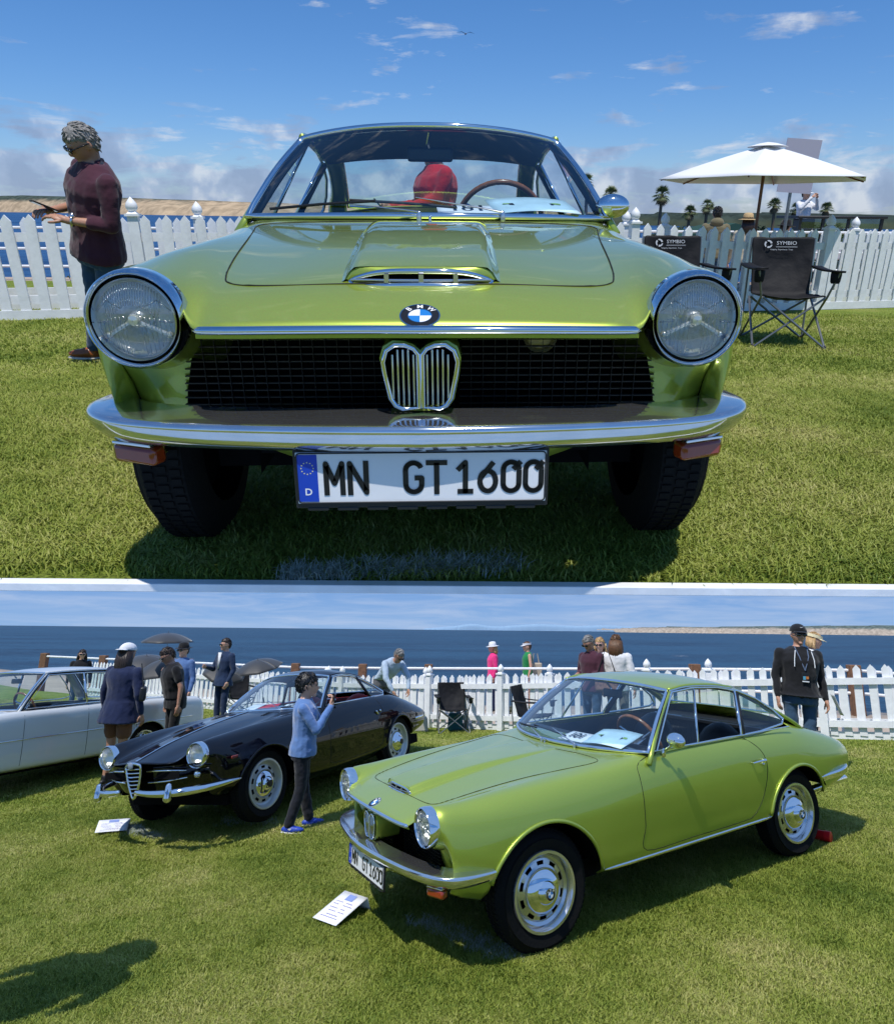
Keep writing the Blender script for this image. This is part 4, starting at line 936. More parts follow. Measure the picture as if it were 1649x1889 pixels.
# ------------------------------------------------------------------ more cars
ALFA_NET = [
 (.03, [(0, .02, .63), (.14, .035, .625), (.28, .07, .615), (.38, .13, .620), (.46, .235, .70), (.545, .24, .752), (.62, .24, .71), (.645, .24, .65), (.62, .25, .58), (.60, .28, .50), (.58, .32, .42), (.50, .34, .36)]),
 (.40, [(0, .735), (.18, .720), (.33, .695), (.41, .700), (.485, .745), (.555, .775), (.635, .745), (.695, .67), (.712, .58), (.705, .48), (.68, .38), (.58, .30)]),
 (.83, [(0, .815), (.20, .800), (.38, .778), (.47, .780), (.54, .802), (.61, .810), (.69, .765), (.738, .68), (.76, .58), (.757, .46), (.735, .33), (.64, .26)]),
 (1.25, [(0, .868), (.22, .856), (.42, .835), (.51, .832), (.58, .835), (.65, .822), (.715, .765), (.755, .68), (.775, .58), (.768, .45), (.742, .30), (.65, .22)]),
 (1.62, [(0, .892), (.24, .886), (.46, .866), (.56, .856), (.63, .846), (.68, .822), (.73, .757), (.76, .67), (.775, .57), (.768, .45), (.743, .28), (.65, .20)]),
 (2.1, [(0, .90), (.24, .895), (.46, .87), (.56, .865), (.655, .858), (.70, .820), (.74, .755), (.765, .67), (.775, .57), (.768, .45), (.743, .28), (.65, .20)]),
 (2.7, [(0, .90), (.24, .895), (.46, .87), (.56, .862), (.640, .852), (.69, .812), (.73, .745), (.755, .66), (.765, .56), (.758, .45), (.738, .30), (.65, .22)]),
 (3.1, [(0, .895), (.22, .885), (.42, .868), (.52, .850), (.60, .830), (.66, .790), (.71, .725), (.74, .64), (.745, .55), (.738, .46), (.718, .34), (.62, .28)]),
 (3.5, [(0, .80), (.20, .79), (.36, .775), (.45, .762), (.53, .742), (.60, .705), (.655, .655), (.69, .59), (.695, .52), (.688, .44), (.668, .36), (.57, .32)]),
 (3.9, [(0, .68), (.17, .675), (.30, .665), (.38, .652), (.45, .635), (.51, .605), (.56, .57), (.585, .53), (.588, .48), (.578, .43), (.556, .39), (.48, .36)]),
 (4.1, [(0, .60), (.13, .595), (.23, .588), (.30, .58), (.36, .57), (.41, .55), (.44, .52), (.45, .50), (.45, .47), (.44, .44), (.42, .42), (.36, .40)]),
]
def build_black(root):
    sp = dict(paint=BLACKP, net=ALFA_NET, arches=[(.83, .28, .350), (3.08, .27, .325)], hole=(1.70, 3.05, 4), floor=(.5, 3.7, .20), rim_mat=mat('silver_rim', (.58, .59, .58), .35, .4))
    sp['gh'] = dict(ws_low=(.655, 1.70, .848), ws_low_c=(0, 1.40, .880), ws_up=(.475, 2.10, 1.135), ws_up_c=(0, 1.98, 1.190),
        rail=[(.480, 2.105, 1.142), (.492, 2.25, 1.152), (.495, 2.45, 1.130), (.485, 2.66, 1.080)], roof_c=[(0, 1.985, 1.200), (0, 2.20, 1.222), (0, 2.45, 1.205), (0, 2.74, 1.140)],
        cp_out=[(.485, 2.64, 1.082), (.500, 2.82, 1.010), (.530, 3.00, .925), (.570, 3.14, .850), (.580, 3.30, .790)], cp_in=[(.40, 2.70, 1.085), (.41, 2.86, 1.020), (.425, 3.02, .950), (.44, 3.16, .885), (.45, 3.30, .83)],
        win=[(.670, 1.76, .858), (.505, 2.12, 1.125), (.505, 2.28, 1.132), (.502, 2.48, 1.105), (.503, 2.68, 1.050), (.520, 2.86, .970), (.565, 3.00, .885), (.610, 2.93, .848), (.640, 2.7, .852), (.655, 2.3, .858)],
        posts=[((.642, 2.62, .854), (.500, 2.56, 1.090), 'centre_post', BLACKP, .016)], panes=[[(.640, 2.64, .856), (.501, 2.60, 1.080), (.503, 2.68, 1.048), (.520, 2.86, .968), (.562, 2.99, .887), (.610, 2.93, .850)]],
        rw=((.44, 3.14, .895), (0, 3.24, .885), (.40, 2.70, 1.082), (0, 2.74, 1.135)))
    c = Car(sp, root); c.body(); c.greenhouse(); c.interior(1.78, 2.80, (.30, 2.02, .83), REDTRIM, dz=-.03)
    mb = MB(); mb.add([(-.52, .42, .34), (.52, .42, .34), (.52, .42, .66), (-.52, .42, .66)], [(0, 1, 2, 3)]); mb.build('radiator', DARK, root)
    for sg in (1, -1):
        mb = MB(); rings = []
        for t in range(6):
            a = t / 5; cx, cy, cz, R = lerp(.545, .575, a), lerp(.20, .50, a), lerp(.650, .60, a), lerp(.098, .125, a); rings.append([(sg * (cx + R * math.cos(2 * math.pi * k / 32)), cy, cz + R * math.sin(2 * math.pi * k / 32)) for k in range(32)])
        mb.ring_loft(rings, caps=False); mb.build('headlight_bucket', BLACKP, root, angle=180)
        outer = [(.635, .25, .60), (.60, .28, .52), (.58, .32, .44), (.52, .34, .37)]; inner = [(.16, .09, .585), (.16, .10, .50), (.16, .12, .43), (.14, .15, .36)]
        G_ = net_surface(np.array([outer, [tuple((np.array(a) + np.array(b)) / 2 + np.array([0, -.03, 0])) for a, b in zip(outer, inner)], inner]).transpose(1, 0, 2), 5, 4)
        mb = MB(); mb.grid([[(sg * x, y, z) for x, y, z in r] for r in G_], flip=sg < 0); mb.build('nose_panel', BLACKP, root, angle=180)
        headlamp(root, (sg * .545, .190, .655), .105, detail=False)
        s_ = bpy.data.objects.new('fog_lamp', None); put(s_, root); s_.location = (sg * .53, .215, .505); mb = MB(); mb.lathe([(.001, -.03), (.02, -.022), (.03, -.004), (.033, .01), (.02, .03)], 20, 'y'); mb.build('lamp_bowl', CHROME, s_, angle=60)
        mb = MB(); mb.tube([(sg * .47, .16, .545), (sg * .30, .085, .560), (sg * .14, .050, .565)], [.006, .009, .010], 8, flat=.8); mb.tube([(sg * .47, .17, .490), (sg * .30, .10, .475), (sg * .14, .065, .470)], [.006, .008, .008], 8, flat=.8); mb.build('grille_trim', CHROME, root, angle=180)
        mb = MB(); mb.box((sg * .30, .105, .52), (.30, .004, .055)); mb.build('side_grille', DARK, root)
        # bumper blade, curling up at its inner end, with an over-rider
        path = [(.10, -.02, .415, .9), (.26, .00, .400, 1), (.42, .05, .395, 1), (.54, .13, .398, 1), (.64, .25, .402, .9), (.70, .40, .41, .6), (.735, .50, .415, .25)]
        P = [(sg * x, y, z) for x, y, z, k in path]; rr = [.024, .032, .036, .040, .036, .026, .008]; mb = MB(); mb.tube([tuple(p) for p in crspline(np.array(P), 5)], list(crspline(np.array(rr)[:, None], 5)[:, 0]), 12, flat=.85, upv=(0, 0, 1)); mb.cap((sg * .42, .015, .365), (sg * .42, .03, .45), .036, .026, 12); mb.build('front_bumper', CHROME, root, angle=180)
        mb = MB(); mb.box((sg * .745, .42, .60), (.010, .085, .024), R=Matrix.Rotation(sg * .12, 3, 'Z')); mb.build('side_marker', AMBER, root, bevel=.008)
        mb = MB()
        for q in range(6): mb.tube([(sg * (.30 + .022 * q), 1.22 + q * .012, c.bz(.30 + .022 * q, 1.22) + .002), (sg * (.285 + .022 * q), 1.36 + q * .012, c.bz(.29 + .022 * q, 1.36) + .002)], .0035, 5)
        mb.build('hood_louvres', BLACK, root, kind='stuff')
        rb = [(sg * x, y, z) for x, y, z in ((.20, 4.14, .50), (.40, 4.10, .50), (.52, 3.98, .50), (.62, 3.75, .50), (.68, 3.50, .505))]; mb = MB(); mb.tube([tuple(p) for p in crspline(np.array(rb), 4)], .024, 10, flat=.85); mb.build('rear_bumper', CHROME, root, angle=180)
        door = [(1.80, .84), (1.70, .80), (1.69, .60), (1.70, .40), (1.73, .31), (2.1, .30), (2.5, .31), (2.66, .36), (2.70, .50), (2.70, .70), (2.66, .83)]
        mb = MB(); mb.tube([c.on_side(y, z, .0005, sg) for y, z in crspline(np.array(door), 5)], .0026, 5); mb.build('door_seam', SEAL, root, angle=180)
        mb = MB(); a = Vector(c.on_side(2.55, .70, .014, sg)); mb.cap(a, a + Vector((0, .03, -.03)), .012, .008, 8); mb.cap(Vector(c.on_side(2.63, .70, .012, sg)), c.on_side(2.64, .69, 0, sg), .014, .01, 8); mb.build('door_handle', CHROME, root)
    # shield grille with its bars, crest, spine down the hood
    mb = MB(); sh = [(-.088, .60), (-.065, .622), (0, .635), (.065, .622), (.088, .60), (.072, .50), (.040, .41), (0, .355), (-.040, .41), (-.072, .50)]
    mb.tube([(x, .000 + abs(x) * .25 + (.64 - z) * .12, z) for x, z in crspline(np.array(sh + sh[:1]), 3)[:-1]], .011, 8, closed=True); mb.build('shield_rim', CHROME, root, angle=180)
    mb = MB(); mb.add([(x, .03 + (.64 - z) * .12, z) for x, z in sh], [tuple(range(len(sh)))]); mb.build('shield_backing', DARK, root)
    for k in range(7):
        z = .40 + k * .031; w = .016 + .070 * min(1, (z - .345) / .22); mb = MB(); mb.tube([(-w, .012 + (.64 - z) * .12, z), (0, -.004 + (.64 - z) * .12, z), (w, .012 + (.64 - z) * .12, z)], .005, 6); mb.build('shield_bar', CHROME, root)
    mb = MB(); mb.lathe([(.001, -.008), (.022, -.006), (.030, 0), (.030, .008)], 24, 'y', c=(0, -.006, .615)); mb.build('nose_badge', mat('enamel_badge', (.25, .30, .38), .3, .3), root)
    mb = MB(); mb.tube([(0, y, c.bz(0, y) + .004) for y in np.linspace(.05, 1.36, 24)], [.011] + [.0075] * 23, 6, flat=.7); mb.build('hood_spine', CHROME, root, angle=180)
    for (pv, mid, e0, e1) in (((-.05, 1.42, .885), (-.30, 1.56, .930), (-.52, 1.66, .915), (-.12, 1.56, .955)), ((.33, 1.46, .880), (.08, 1.58, .955), (-.14, 1.60, .955), (.26, 1.60, .935))):
        wp = bpy.data.objects.new('wiper', None); put(wp, root); mb = MB(); p = Vector(pv); m_ = Vector(mid); mb.cap(p - Vector((0, 0, .02)), p + Vector((0, 0, .012)), .009, .007, 8); mb.tube([p, m_ + Vector((0, -.012, .004))], .0035, 6); mb.build('wiper_arm', CHROME, wp); mb = MB(); mb.tube([Vector(e0) + Vector((0, -.012, 0)), Vector(e1) + Vector((0, -.012, 0))], .004, 6); mb.build('wiper_blade', BLACK, wp)
    c.wheel(.83, .305, .712, .305, .155, .205, slots=10, badge='disc'); c.wheel(3.08, .30, .692, .300, .155, .205, slots=10, badge='disc')
    return c
SEDAN_NET = [(y, [(0, z0), (.25, z0), (.5, z0 - .005), (.62, z0 - .01), (w - .07, z0 - .015), (w - .02, z0 - .05), (w, z0 - .12), (w + .005, .62), (w + .005, .52), (w, .42), (w - .02, .30), (w - .1, .26)]) for y, z0, w in
    ((.05, .80, .70), (.2, .83, .76), (.7, .87, .78), (1.2, .90, .79), (1.6, .92, .795), (2.2, .92, .795), (2.9, .92, .79), (3.3, .90, .785), (3.9, .885, .77), (4.25, .86, .75), (4.35, .80, .72))]
def build_sedan(root):
    sp = dict(paint=WHITEC, net=SEDAN_NET, arches=[(.85, .28, .34), (3.35, .28, .33)], hole=(1.65, 3.28, 4), floor=(.5, 4.0, .22))
    sp['gh'] = dict(ws_low=(.70, 1.62, .92), ws_low_c=(0, 1.48, .925), ws_up=(.58, 1.98, 1.31), ws_up_c=(0, 1.90, 1.33), rail=[(.585, 1.98, 1.315), (.60, 2.3, 1.325), (.60, 2.7, 1.32), (.58, 3.02, 1.30)], roof_c=[(0, 1.90, 1.34), (0, 2.3, 1.37), (0, 2.7, 1.365), (0, 3.05, 1.33)],
        cp_out=[(.58, 3.0, 1.30), (.62, 3.12, 1.18), (.67, 3.24, 1.04), (.72, 3.34, .915)], cp_in=[(.48, 3.05, 1.30), (.50, 3.14, 1.19), (.52, 3.26, 1.05), (.54, 3.36, .92)],
        win=[(.73, 1.70, .925), (.615, 2.0, 1.285), (.615, 2.5, 1.29), (.61, 2.95, 1.27), (.65, 3.10, 1.12), (.70, 3.22, .95), (.73, 3.1, .925), (.735, 2.4, .925)],
        posts=[((.735, 2.45, .925), (.615, 2.45, 1.29), 'centre_post', CHROME, .016)], panes=[[(.733, 1.72, .925), (.615, 2.01, 1.285), (.615, 2.43, 1.285), (.733, 2.43, .925)], [(.733, 2.48, .925), (.615, 2.48, 1.285), (.61, 2.95, 1.265), (.65, 3.10, 1.12), (.70, 3.20, .95)]],
        rw=((.53, 3.36, .925), (0, 3.44, .92), (.48, 3.06, 1.295), (0, 3.10, 1.32)))
    c = Car(sp, root); c.body(); c.greenhouse(); c.interior(1.75, 2.9, (.31, 1.95, .92), TRIM, dz=.03)
    mb = MB(); mb.add([(x, .045, z) for x, z in ((-.69, .3), (.69, .3), (.69, .79), (-.69, .79))], [(0, 1, 2, 3)]); mb.build('front_panel', WHITEC, root)
    for sg in (1, -1):
        headlamp(root, (sg * .56, .02, .66), .10, detail=False)
        mb = MB(); mb.tube([c.on_side(y, .60, .004, sg) for y in np.linspace(.3, 4.1, 24)], .007, 6, flat=.7, upv=(1, 0, 0)); mb.build('side_trim', CHROME, root, angle=180)
        fl = [(y, z) for y, z in ((3.62, .66), (3.76, .66), (3.76, .80), (3.62, .80))]; mb = MB(); mb.tube([c.on_side(y, z, .001, sg) for y, z in crspline(np.array(fl + fl[:1]), 3)[:-1]], .0025, 5, closed=True); mb.build('fuel_flap_seam', SEAL, root, angle=180)
        for y0 in (1.66, 2.45, 3.15): mb = MB(); mb.tube([c.on_side(y0, z, .001, sg) for z in np.linspace(.32, .86, 9)], .0025, 5); mb.build('door_seam', SEAL, root, angle=180)
    bumper(c, [(0, -.06, .46, 1), (.4, -.05, .46, 1), (.70, .0, .46, 1), (.80, .12, .46, .8), (.80, .35, .46, .4)], 'front_bumper'); bumper(c, [(0, 4.44, .46, 1), (-.4, 4.44, .46, 1), (-.70, 4.38, .46, 1), (-.80, 4.25, .46, .8), (-.80, 4.0, .46, .4)], 'rear_bumper')
    c.wheel(.85, .30, .73, .30, .16, .19, slots=10); c.wheel(3.35, .30, .72, .30, .16, .19, slots=10)
    return c
carC = thing('parked_car', 'glossy black classic coupe with round chrome headlights and shield grille, boy beside it', 'car', mat4=Matrix.Translation((-2.7979, 6.1250, -1.7636)) @ Matrix(((.8934, .4363, -.1067), (-.4367, .8993, .0210), (.1051, .0278, .9941))).to_4x4())
build_black(carC)
carD = thing('parked_car', 'cream white sedan standing behind the woman in the navy blazer', 'car', mat4=Matrix.Translation((-6.52, 7.09, -1.93)) @ Matrix(((.8992, .4363, -.055), (-.4367, .8993, .0210), (.055, .0078, .998))).to_4x4())
build_sedan(carD)

# ------------------------------------------------------------------ papers in and by the cars
def sheet_thing(name, label, cat, M4, w, h, m, art=None, bend=.0, group=None, fold=0):
    root = thing(name, label, cat, mat4=M4, group=group); mb = MB(); mb.grid([[(x * w / 8 - w / 2, z * h / 4 - h / 2, bend * math.sin(math.pi * x / 8)) for x in range(9)] for z in range(5)]); o = mb.build('sheet', m, root, angle=180); md = o.modifiers.new('t', 'SOLIDIFY'); md.thickness = .0015
    if fold: mb = MB(); mb.grid([[(x, h / 2, 0), (x, h / 2 + .01, -fold)] for x in (-w / 2, w / 2)]); o = mb.build('folded_back', m, root); md = o.modifiers.new('t', 'SOLIDIFY'); md.thickness = .0015
    if art: art(root, w, h)
    return root
def art_num(txt, size):
    def f(root, w, h):
        mb = MB(); add_text(mb, txt, size, Matrix.Translation((0, 0, .002 + .006)), bold=.002, sx=.95); mb.build('number_print', INK, root, smooth=False)
    return f
def art_poster(root, w, h):
    z = .0085; mb = MB(); s = w * .36
    prof = [(-1, -.05), (-.95, .08), (-.62, .15), (-.40, .18), (-.15, .42), (.25, .44), (.60, .22), (.92, .16), (1, .02), (.97, -.08)]
    mb.add([(x * s, y * s * .8 + .01, z) for x, y in prof], [tuple(range(len(prof) - 1, -1, -1))]); mb.build('poster_car_print', mat('poster_green', (.25, .42, .10), .6), root, smooth=False)
    mb = MB(); mb.add([(x * s, y * s * .8 + .01, z + .0006) for x, y in ((-.33, .2), (-.12, .37), (.22, .39), (.46, .22))], [(3, 2, 1, 0)])
    for cx in (-.62, .58): mb.add([(cx * s + .17 * s * math.cos(t), -.06 * s + .01 + .15 * s * math.sin(t), z + .0006) for t in [2 * math.pi * k / 14 for k in range(14)]], [tuple(range(14))])
    mb.build('poster_dark_print', INK, root, smooth=False)
def art_card(root, w, h):
    mb = MB(); z = .002
    for (x, y, ww, hh) in ((-.0, .34, .16, .10),): mb.add([(w * (x - ww), h * (y - hh), z), (w * (x + ww), h * (y - hh), z), (w * (x + ww), h * (y + hh), z), (w * (x - ww), h * (y + hh), z)], [(0, 1, 2, 3)])
    o = mb.build('printed_logo', mat('print_blue', (.22, .30, .62), .7), root, smooth=False); mb = MB()
    for y, segs in ((.15, ((-.38, -.10), (.05, .30))), (.06, ((-.38, -.16), (.02, .38))), (-.06, ((-.38, -.05), (.08, .25))), (-.16, ((-.30, -.02), (.10, .36))), (-.28, ((-.22, .22),)), (-.36, ((-.36, .30),))):
        for a, b in segs:
            x = a
            while x < b: l = random.uniform(.03, .08); mb.add([(w * x, h * y, z), (w * min(b, x + l), h * y, z), (w * min(b, x + l), h * (y + .022), z), (w * x, h * (y + .022), z)], [(0, 1, 2, 3)]); x += l + .02
    mb.build('printed_lines', mat('print_violet', (.25, .20, .45), .7), root, smooth=False)
POSTER = mat('poster_pale_blue', (.52, .70, .78), .6, var=.15, vscale=6)
def dash_card(carM, x, y, z, rz, tilt): return carM @ Matrix.Translation((x, y, z)) @ Matrix.Rotation(rz, 4, 'Z') @ Matrix.Rotation(tilt, 4, 'X')
MA4 = Matrix.Translation((-.108, 1.306, 0)) @ Matrix.Rotation(.049, 4, 'Z')
for plc, M4, where in ((UP, MA4, 'seen head on'), (LO, M4G, 'seen at an angle')):
    PLACE[0] = plc
    sheet_thing('number_card', 'white card with number 101 inside the green car ' + where, 'card', dash_card(M4, .15, 1.505, .921, .05, .18), .24, .15, PAPER, art_num('101', .105))
    sheet_thing('poster', 'pale blue poster on the dashboard of the green car ' + where, 'poster', dash_card(M4, .41, 1.585, .932, .14, .22), .34, .24, POSTER, art_poster, bend=.012)
PLACE[0] = LO; MC4 = carC.matrix_world.copy()
sheet_thing('number_card', 'white card with number 102 behind the windscreen of the black car', 'card', dash_card(MC4, .32, 1.66, .885, .05, .25), .24, .15, PAPER, art_num('102', .10))
sheet_thing('paper', 'red leaflet lying on the dashboard of the black car', 'paper', dash_card(MC4, .05, 1.62, .905, .3, .2), .22, .12, mat('red_print', (.6, .03, .05), .6))
sheet_thing('paper', 'white papers left on the dashboard of the black car', 'paper', dash_card(MC4, -.14, 1.60, .905, -.3, .25), .24, .16, PAPER)
def ground_card(x, y, rz, w, h, tilt, label):
    z = float(zB(x, y)); sheet_thing('info_card', label, 'card', Matrix.Translation((x, y, z + .06)) @ Matrix.Rotation(rz, 4, 'Z') @ Matrix.Rotation(tilt, 4, 'X'), w, h, PAPER, art_card, fold=.10)
ground_card(-.790, 4.655, -.62, .20, .27, .28, 'white folded information card on the grass in front of the green car')
ground_card(-3.27, 6.80, .35, .26, .22, .22, 'white folded information card on the grass in front of the black car')

# ------------------------------------------------------------------ picket fences
def fence(name_label, cat, P0, P1, zf, pitch, w, h, posts, panel_bot=.05, off=0, wob=.004, base_board=True, endpost=True, post_h=None, rails=(.20, .78)):
    P0 = Vector(P0); P1 = Vector(P1); d = (P1 - P0); L = d.length; d.normalize(); nrm = Vector((-d.y, d.x)); ang = math.atan2(d.y, d.x)
    z0 = float(zf(P0.x, P0.y)); root = thing('picket_fence', name_label, cat, (P0.x, P0.y, z0), ang, 'white picket fences round the lawns')
    def zl(s): p = P0 + d * s; return float(zf(p.x, p.y)) - z0
    mbp = MB(); hw = w / 2; t = .011; tip = w * .62
    prof = [(-hw, 0), (hw, 0), (hw, h - tip), (0, h), (-hw, h - tip)]
    mbp.add([(x, -t, z) for x, z in prof] + [(x, t, z) for x, z in prof], [(0, 1, 2, 3, 4), (9, 8, 7, 6, 5)] + [(i, i + 5, (i + 1) % 5 + 5, (i + 1) % 5) for i in range(5)])
    first = None; n = int(L / pitch); k2 = 0
    for k in range(n):
        s = (k + .5) * pitch
        if any(abs(s - q) < .09 for q in posts): continue
        if first is None: o = mbp.build('picket', WHITE, root, smooth=False); first = o
        else: o = bpy.data.objects.new('picket', first.data); put(o, root)
        o.location = (s, -.033 + off, zl(s) + panel_bot + random.uniform(-wob, wob)); o.rotation_euler = (random.uniform(-.012, .012), random.uniform(-.020, .020), random.uniform(-.03, .03)); k2 += 1
    edges = [0] + list(posts) + [L]
    for a, b in zip(edges[:-1], edges[1:]):
        if b - a < .1: continue
        for rz_ in rails:
            za, zb_ = zl(a) + rz_, zl(b) + rz_; nseg = max(1, int((b - a) / 1.0)); mb = MB()
            pts = [(a + .03 + (b - a - .06) * q / nseg, off, zl(a + .03 + (b - a - .06) * q / nseg) + rz_) for q in range(nseg + 1)]
            mb.ring_loft([[(x, y - .016, z - .042), (x, y + .016, z - .042), (x, y + .016, z + .042), (x, y - .016, z + .042)] for x, y, z in pts]); mb.build('rail', WHITE, root)
        if base_board:
            nseg = max(1, int((b - a) / 1.0)); pts = [(a + .03 + (b - a - .06) * q / nseg, off, zl(a + .03 + (b - a - .06) * q / nseg) + .055) for q in range(nseg + 1)]; mb = MB()
            mb.ring_loft([[(x, y - .052, z - .05), (x, y - .036, z - .05), (x, y - .036, z + .045), (x, y - .052, z + .045)] for x, y, z in pts]); mb.build('base_board', WHITE, root)
    for s in posts:
        mb = MB(); z = zl(s); ph = (post_h or h + .04); mb.box((s, off, z + ph / 2), (.10, .10, ph)); mb.box((s, off, z + ph + .012), (.135, .135, .024)); mb.box((s, off, z + ph + .035), (.10, .10, .022), taper=.6)
        mb.lathe([(.030, z + ph + .045), (.050, z + ph + .062), (.058, z + ph + .090), (.050, z + ph + .125), (.028, z + ph + .155), (.001, z + ph + .185)], 16, 'z', c=(s, off, 0)); mb.build('post', WHITE, root, angle=35)
    return root
PLACE[0] = UP
fence('front white picket fence run behind the man in plum and the two logo chairs', 'fence', (-6.2, 6.62), (6.2, 9.55), zA, .178, .095, .960, [2.82, 5.6, 8.3, 11.0], rails=(.20, .80))
fence('rear white picket fence seen through the gaps behind the two logo chairs', 'fence', (-6.6, 7.35), (6.6, 10.35), zA, .190, .095, .93, [.9, 3.55, 6.25, 8.75, 9.3, 12.2], rails=(.20, .78))
PLACE[0] = LO
fence('white picket fence run on the seaward side of the two classic cars', 'fence', (8.2, fence_y(8.2)), (-11.6, fence_y(-11.6)), zB, .172, .090, .90, [3.0, 4.15, 6.6, 7.3, 9.3, 10.9, 13.2, 13.6, 16.2, 18.8, 21.4], rails=(.20, .74))
fence('second white picket fence, a step behind the first on the seaward side', 'fence', (8.0, fence_y(8.0) + .62), (-10.6, fence_y(-10.6) + .62), lambda x, y: zB(x, y - .62) - .04, .205, .085, .88, [2.4, 5.2, 8.0, 10.8, 13.6, 16.4, 19.2], rails=(.20, .74), base_board=False)
# promenade rail: brown posts, white pipes
POSTW = mat('brown_post_wood', (.17, .085, .045), .8, var=.35, vscale=14, bump=.6, bscale=30)
pr = thing('promenade_rail', 'brown timber posts with white pipe rails along the sea path', 'railing', (0, 0, 0))
PX_ = [(-13.9, 22.9), (-11.3, 21.6), (-8.0, 19.9), (-4.55, 18.2), (-2.79, 18.0), (-1.10, 17.8), (4.6, 14.6), (7.35, 13.6), (12.0, 12.6)]
for i, (x, y) in enumerate(PX_):
    zt = {3: -.905, 4: -.895, 5: -.875, 6: -.66, 7: -.60}.get(i, -.9); w = .20; mb = MB(); mb.box((x, y, zt - .7), (w, w, 1.4)); mb.build('post', POSTW, pr, bevel=.012)
for dz in (-.10, -.52):
    for (a, b, i) in [(PX_[i], PX_[i + 1], i) for i in range(len(PX_) - 1)]:
        za = {3: -.905, 4: -.895, 5: -.875, 6: -.66, 7: -.60}.get(i, -.9); zb_ = {3: -.905, 4: -.895, 5: -.875, 6: -.66, 7: -.60}.get(i + 1, -.9); mb = MB(); mb.tube([(a[0], a[1], za + dz), (b[0], b[1], zb_ + dz)], .028, 8); mb.build('rail', WHITE, pr)
PLACE[0] = UP
pr2 = thing('sea_railing', 'white pipe railing at the sea edge beyond the upper picket fences', 'railing', (0, 0, 0))
for z in (.60, .25, -.05):
    mb = MB(); mb.tube([(-14, 12.4, z), (14, 13.0, z)], .022, 8); mb.build('rail', WHITE, pr2)
for k in range(11): mb = MB(); mb.cap((-13 + k * 2.6, 12.42 + k * .06, -.4), (-13 + k * 2.6, 12.42 + k * .06, .62), .03, .03, 8, 1); mb.build('post', WHITE, pr2)

# ------------------------------------------------------------------ people
SKIN1 = mat('skin_light', (.58, .33, .23), .5, subs=.1); SKIN2 = mat('skin_tan', (.44, .23, .15), .5, subs=.1); SKIN3 = mat('skin_shade', (.42, .22, .14), .5, subs=.1)
def cloth(name, c, b=.55, var=.12, sc=18, sheen=.2): return mat(name, c, .85, bump=b, bscale=sc, var=var, vscale=6, sheen=sheen, spec=.2)
DEN = cloth('blue_denim', (.035, .075, .135), sc=35); NAVYC = cloth('navy_cloth', (.010, .018, .060)); BLKC = cloth('black_cloth', (.008, .008, .010)); PLUM = cloth('plum_shirt', (.062, .018, .032), b=.8, sc=9)
HAIRG = mat('grey_hair', (.22, .21, .20), .55, bump=.35, bscale=120, var=.55, vscale=70); HAIRB = mat('black_hair', (.008, .007, .007), .4, bump=.35, bscale=90); HAIRBR = mat('brown_hair', (.12, .055, .022), .5, bump=.35, bscale=90, var=.4, vscale=40); HAIRD = mat('dark_brown_hair', (.025, .013, .008), .45, bump=.35, bscale=90, var=.4, vscale=40); HAIRY = mat('blonde_hair', (.45, .28, .12), .5, bump=.35, bscale=90, var=.3, vscale=40)
SHADES = mat('sunglass_black', (.008, .008, .009), .12, coat=.5)
WT = cloth('white_cloth', (.72, .72, .74))
def remesh(mb, name, m, parent, vox, smooth=6, wrinkle=0, wscale=.12):
    me = bpy.data.meshes.new(name); me.from_pydata(mb.v, [], mb.f); o = bpy.data.objects.new(name, me); SC.collection.objects.link(o)
    r = o.modifiers.new('r', 'REMESH'); r.mode = 'VOXEL'; r.voxel_size = vox; r.use_smooth_shade = True
    s = o.modifiers.new('s', 'SMOOTH'); s.factor = .5; s.iterations = smooth
    if wrinkle:
        tx = bpy.data.textures.new('folds', 'CLOUDS'); tx.noise_scale = wscale; tx.noise_depth = 2; d = o.modifiers.new('d', 'DISPLACE'); d.texture = tx; d.strength = wrinkle; d.mid_level = .5; d.texture_coords = 'LOCAL'
    dg = bpy.context.evaluated_depsgraph_get(); me2 = bpy.data.meshes.new_from_object(o.evaluated_get(dg)); bpy.data.objects.remove(o); bpy.data.meshes.remove(me)
    me2.name = name; me2.materials.clear(); me2.materials.append(m); me2.polygons.foreach_set('use_smooth', [True] * len(me2.polygons)); me2.update()
    o2 = bpy.data.objects.new(name, me2); put(o2, parent); return o2
def ell_ring(c, rx, ry, R, n=16): return [Vector(c) + R @ Vector((rx * math.cos(2 * math.pi * k / n), ry * math.sin(2 * math.pi * k / n), 0)) for k in range(n)]
def hand(parent, w, d, upd, m, curl=.6, side=1, s=1.0):
    """w wrist, d direction of the palm, upd back-of-hand direction"""
    w = Vector(w); d = Vector(d).normalized(); u = Vector(upd); u = (u - d * u.dot(d)).normalized(); x = d.cross(u) * side
    mb = MB(); P = lambda a, b, c: w + (d * a + x * b + u * c) * s
    mb.ell(P(.045, 0, 0), (.040 * s, .050 * s, .017 * s), 10, 7, R=Matrix((x, d, u)).transposed())
    mb.cap(w - d * .01 * s, P(.03, 0, 0), .024 * s, .026 * s, 8, 2)
    for k, (L, b) in enumerate(((.070, -.028), (.080, -.010), (.074, .009), (.058, .027))):
        p = P(.082, b, .002); a = 0; dd = d
        for j, seg in enumerate((.45, .32, .23)):
            a += curl * (.55 if j == 0 else .8); dd = d * math.cos(a) - u * math.sin(a); q = p + dd * L * seg * s * 1.0; mb.cap(p, q, (.0095 - j * .001) * s, (.0088 - j * .001) * s, 7, 2); p = q
    p = P(.025, -.034, -.004); q = P(.055, -.055, -.014); r_ = P(.082, -.050, -.026); mb.cap(p, q, .012 * s, .010 * s, 7, 2); mb.cap(q, r_, .010 * s, .008 * s, 7, 2)
    return mb.build('hand', m, parent, angle=180)
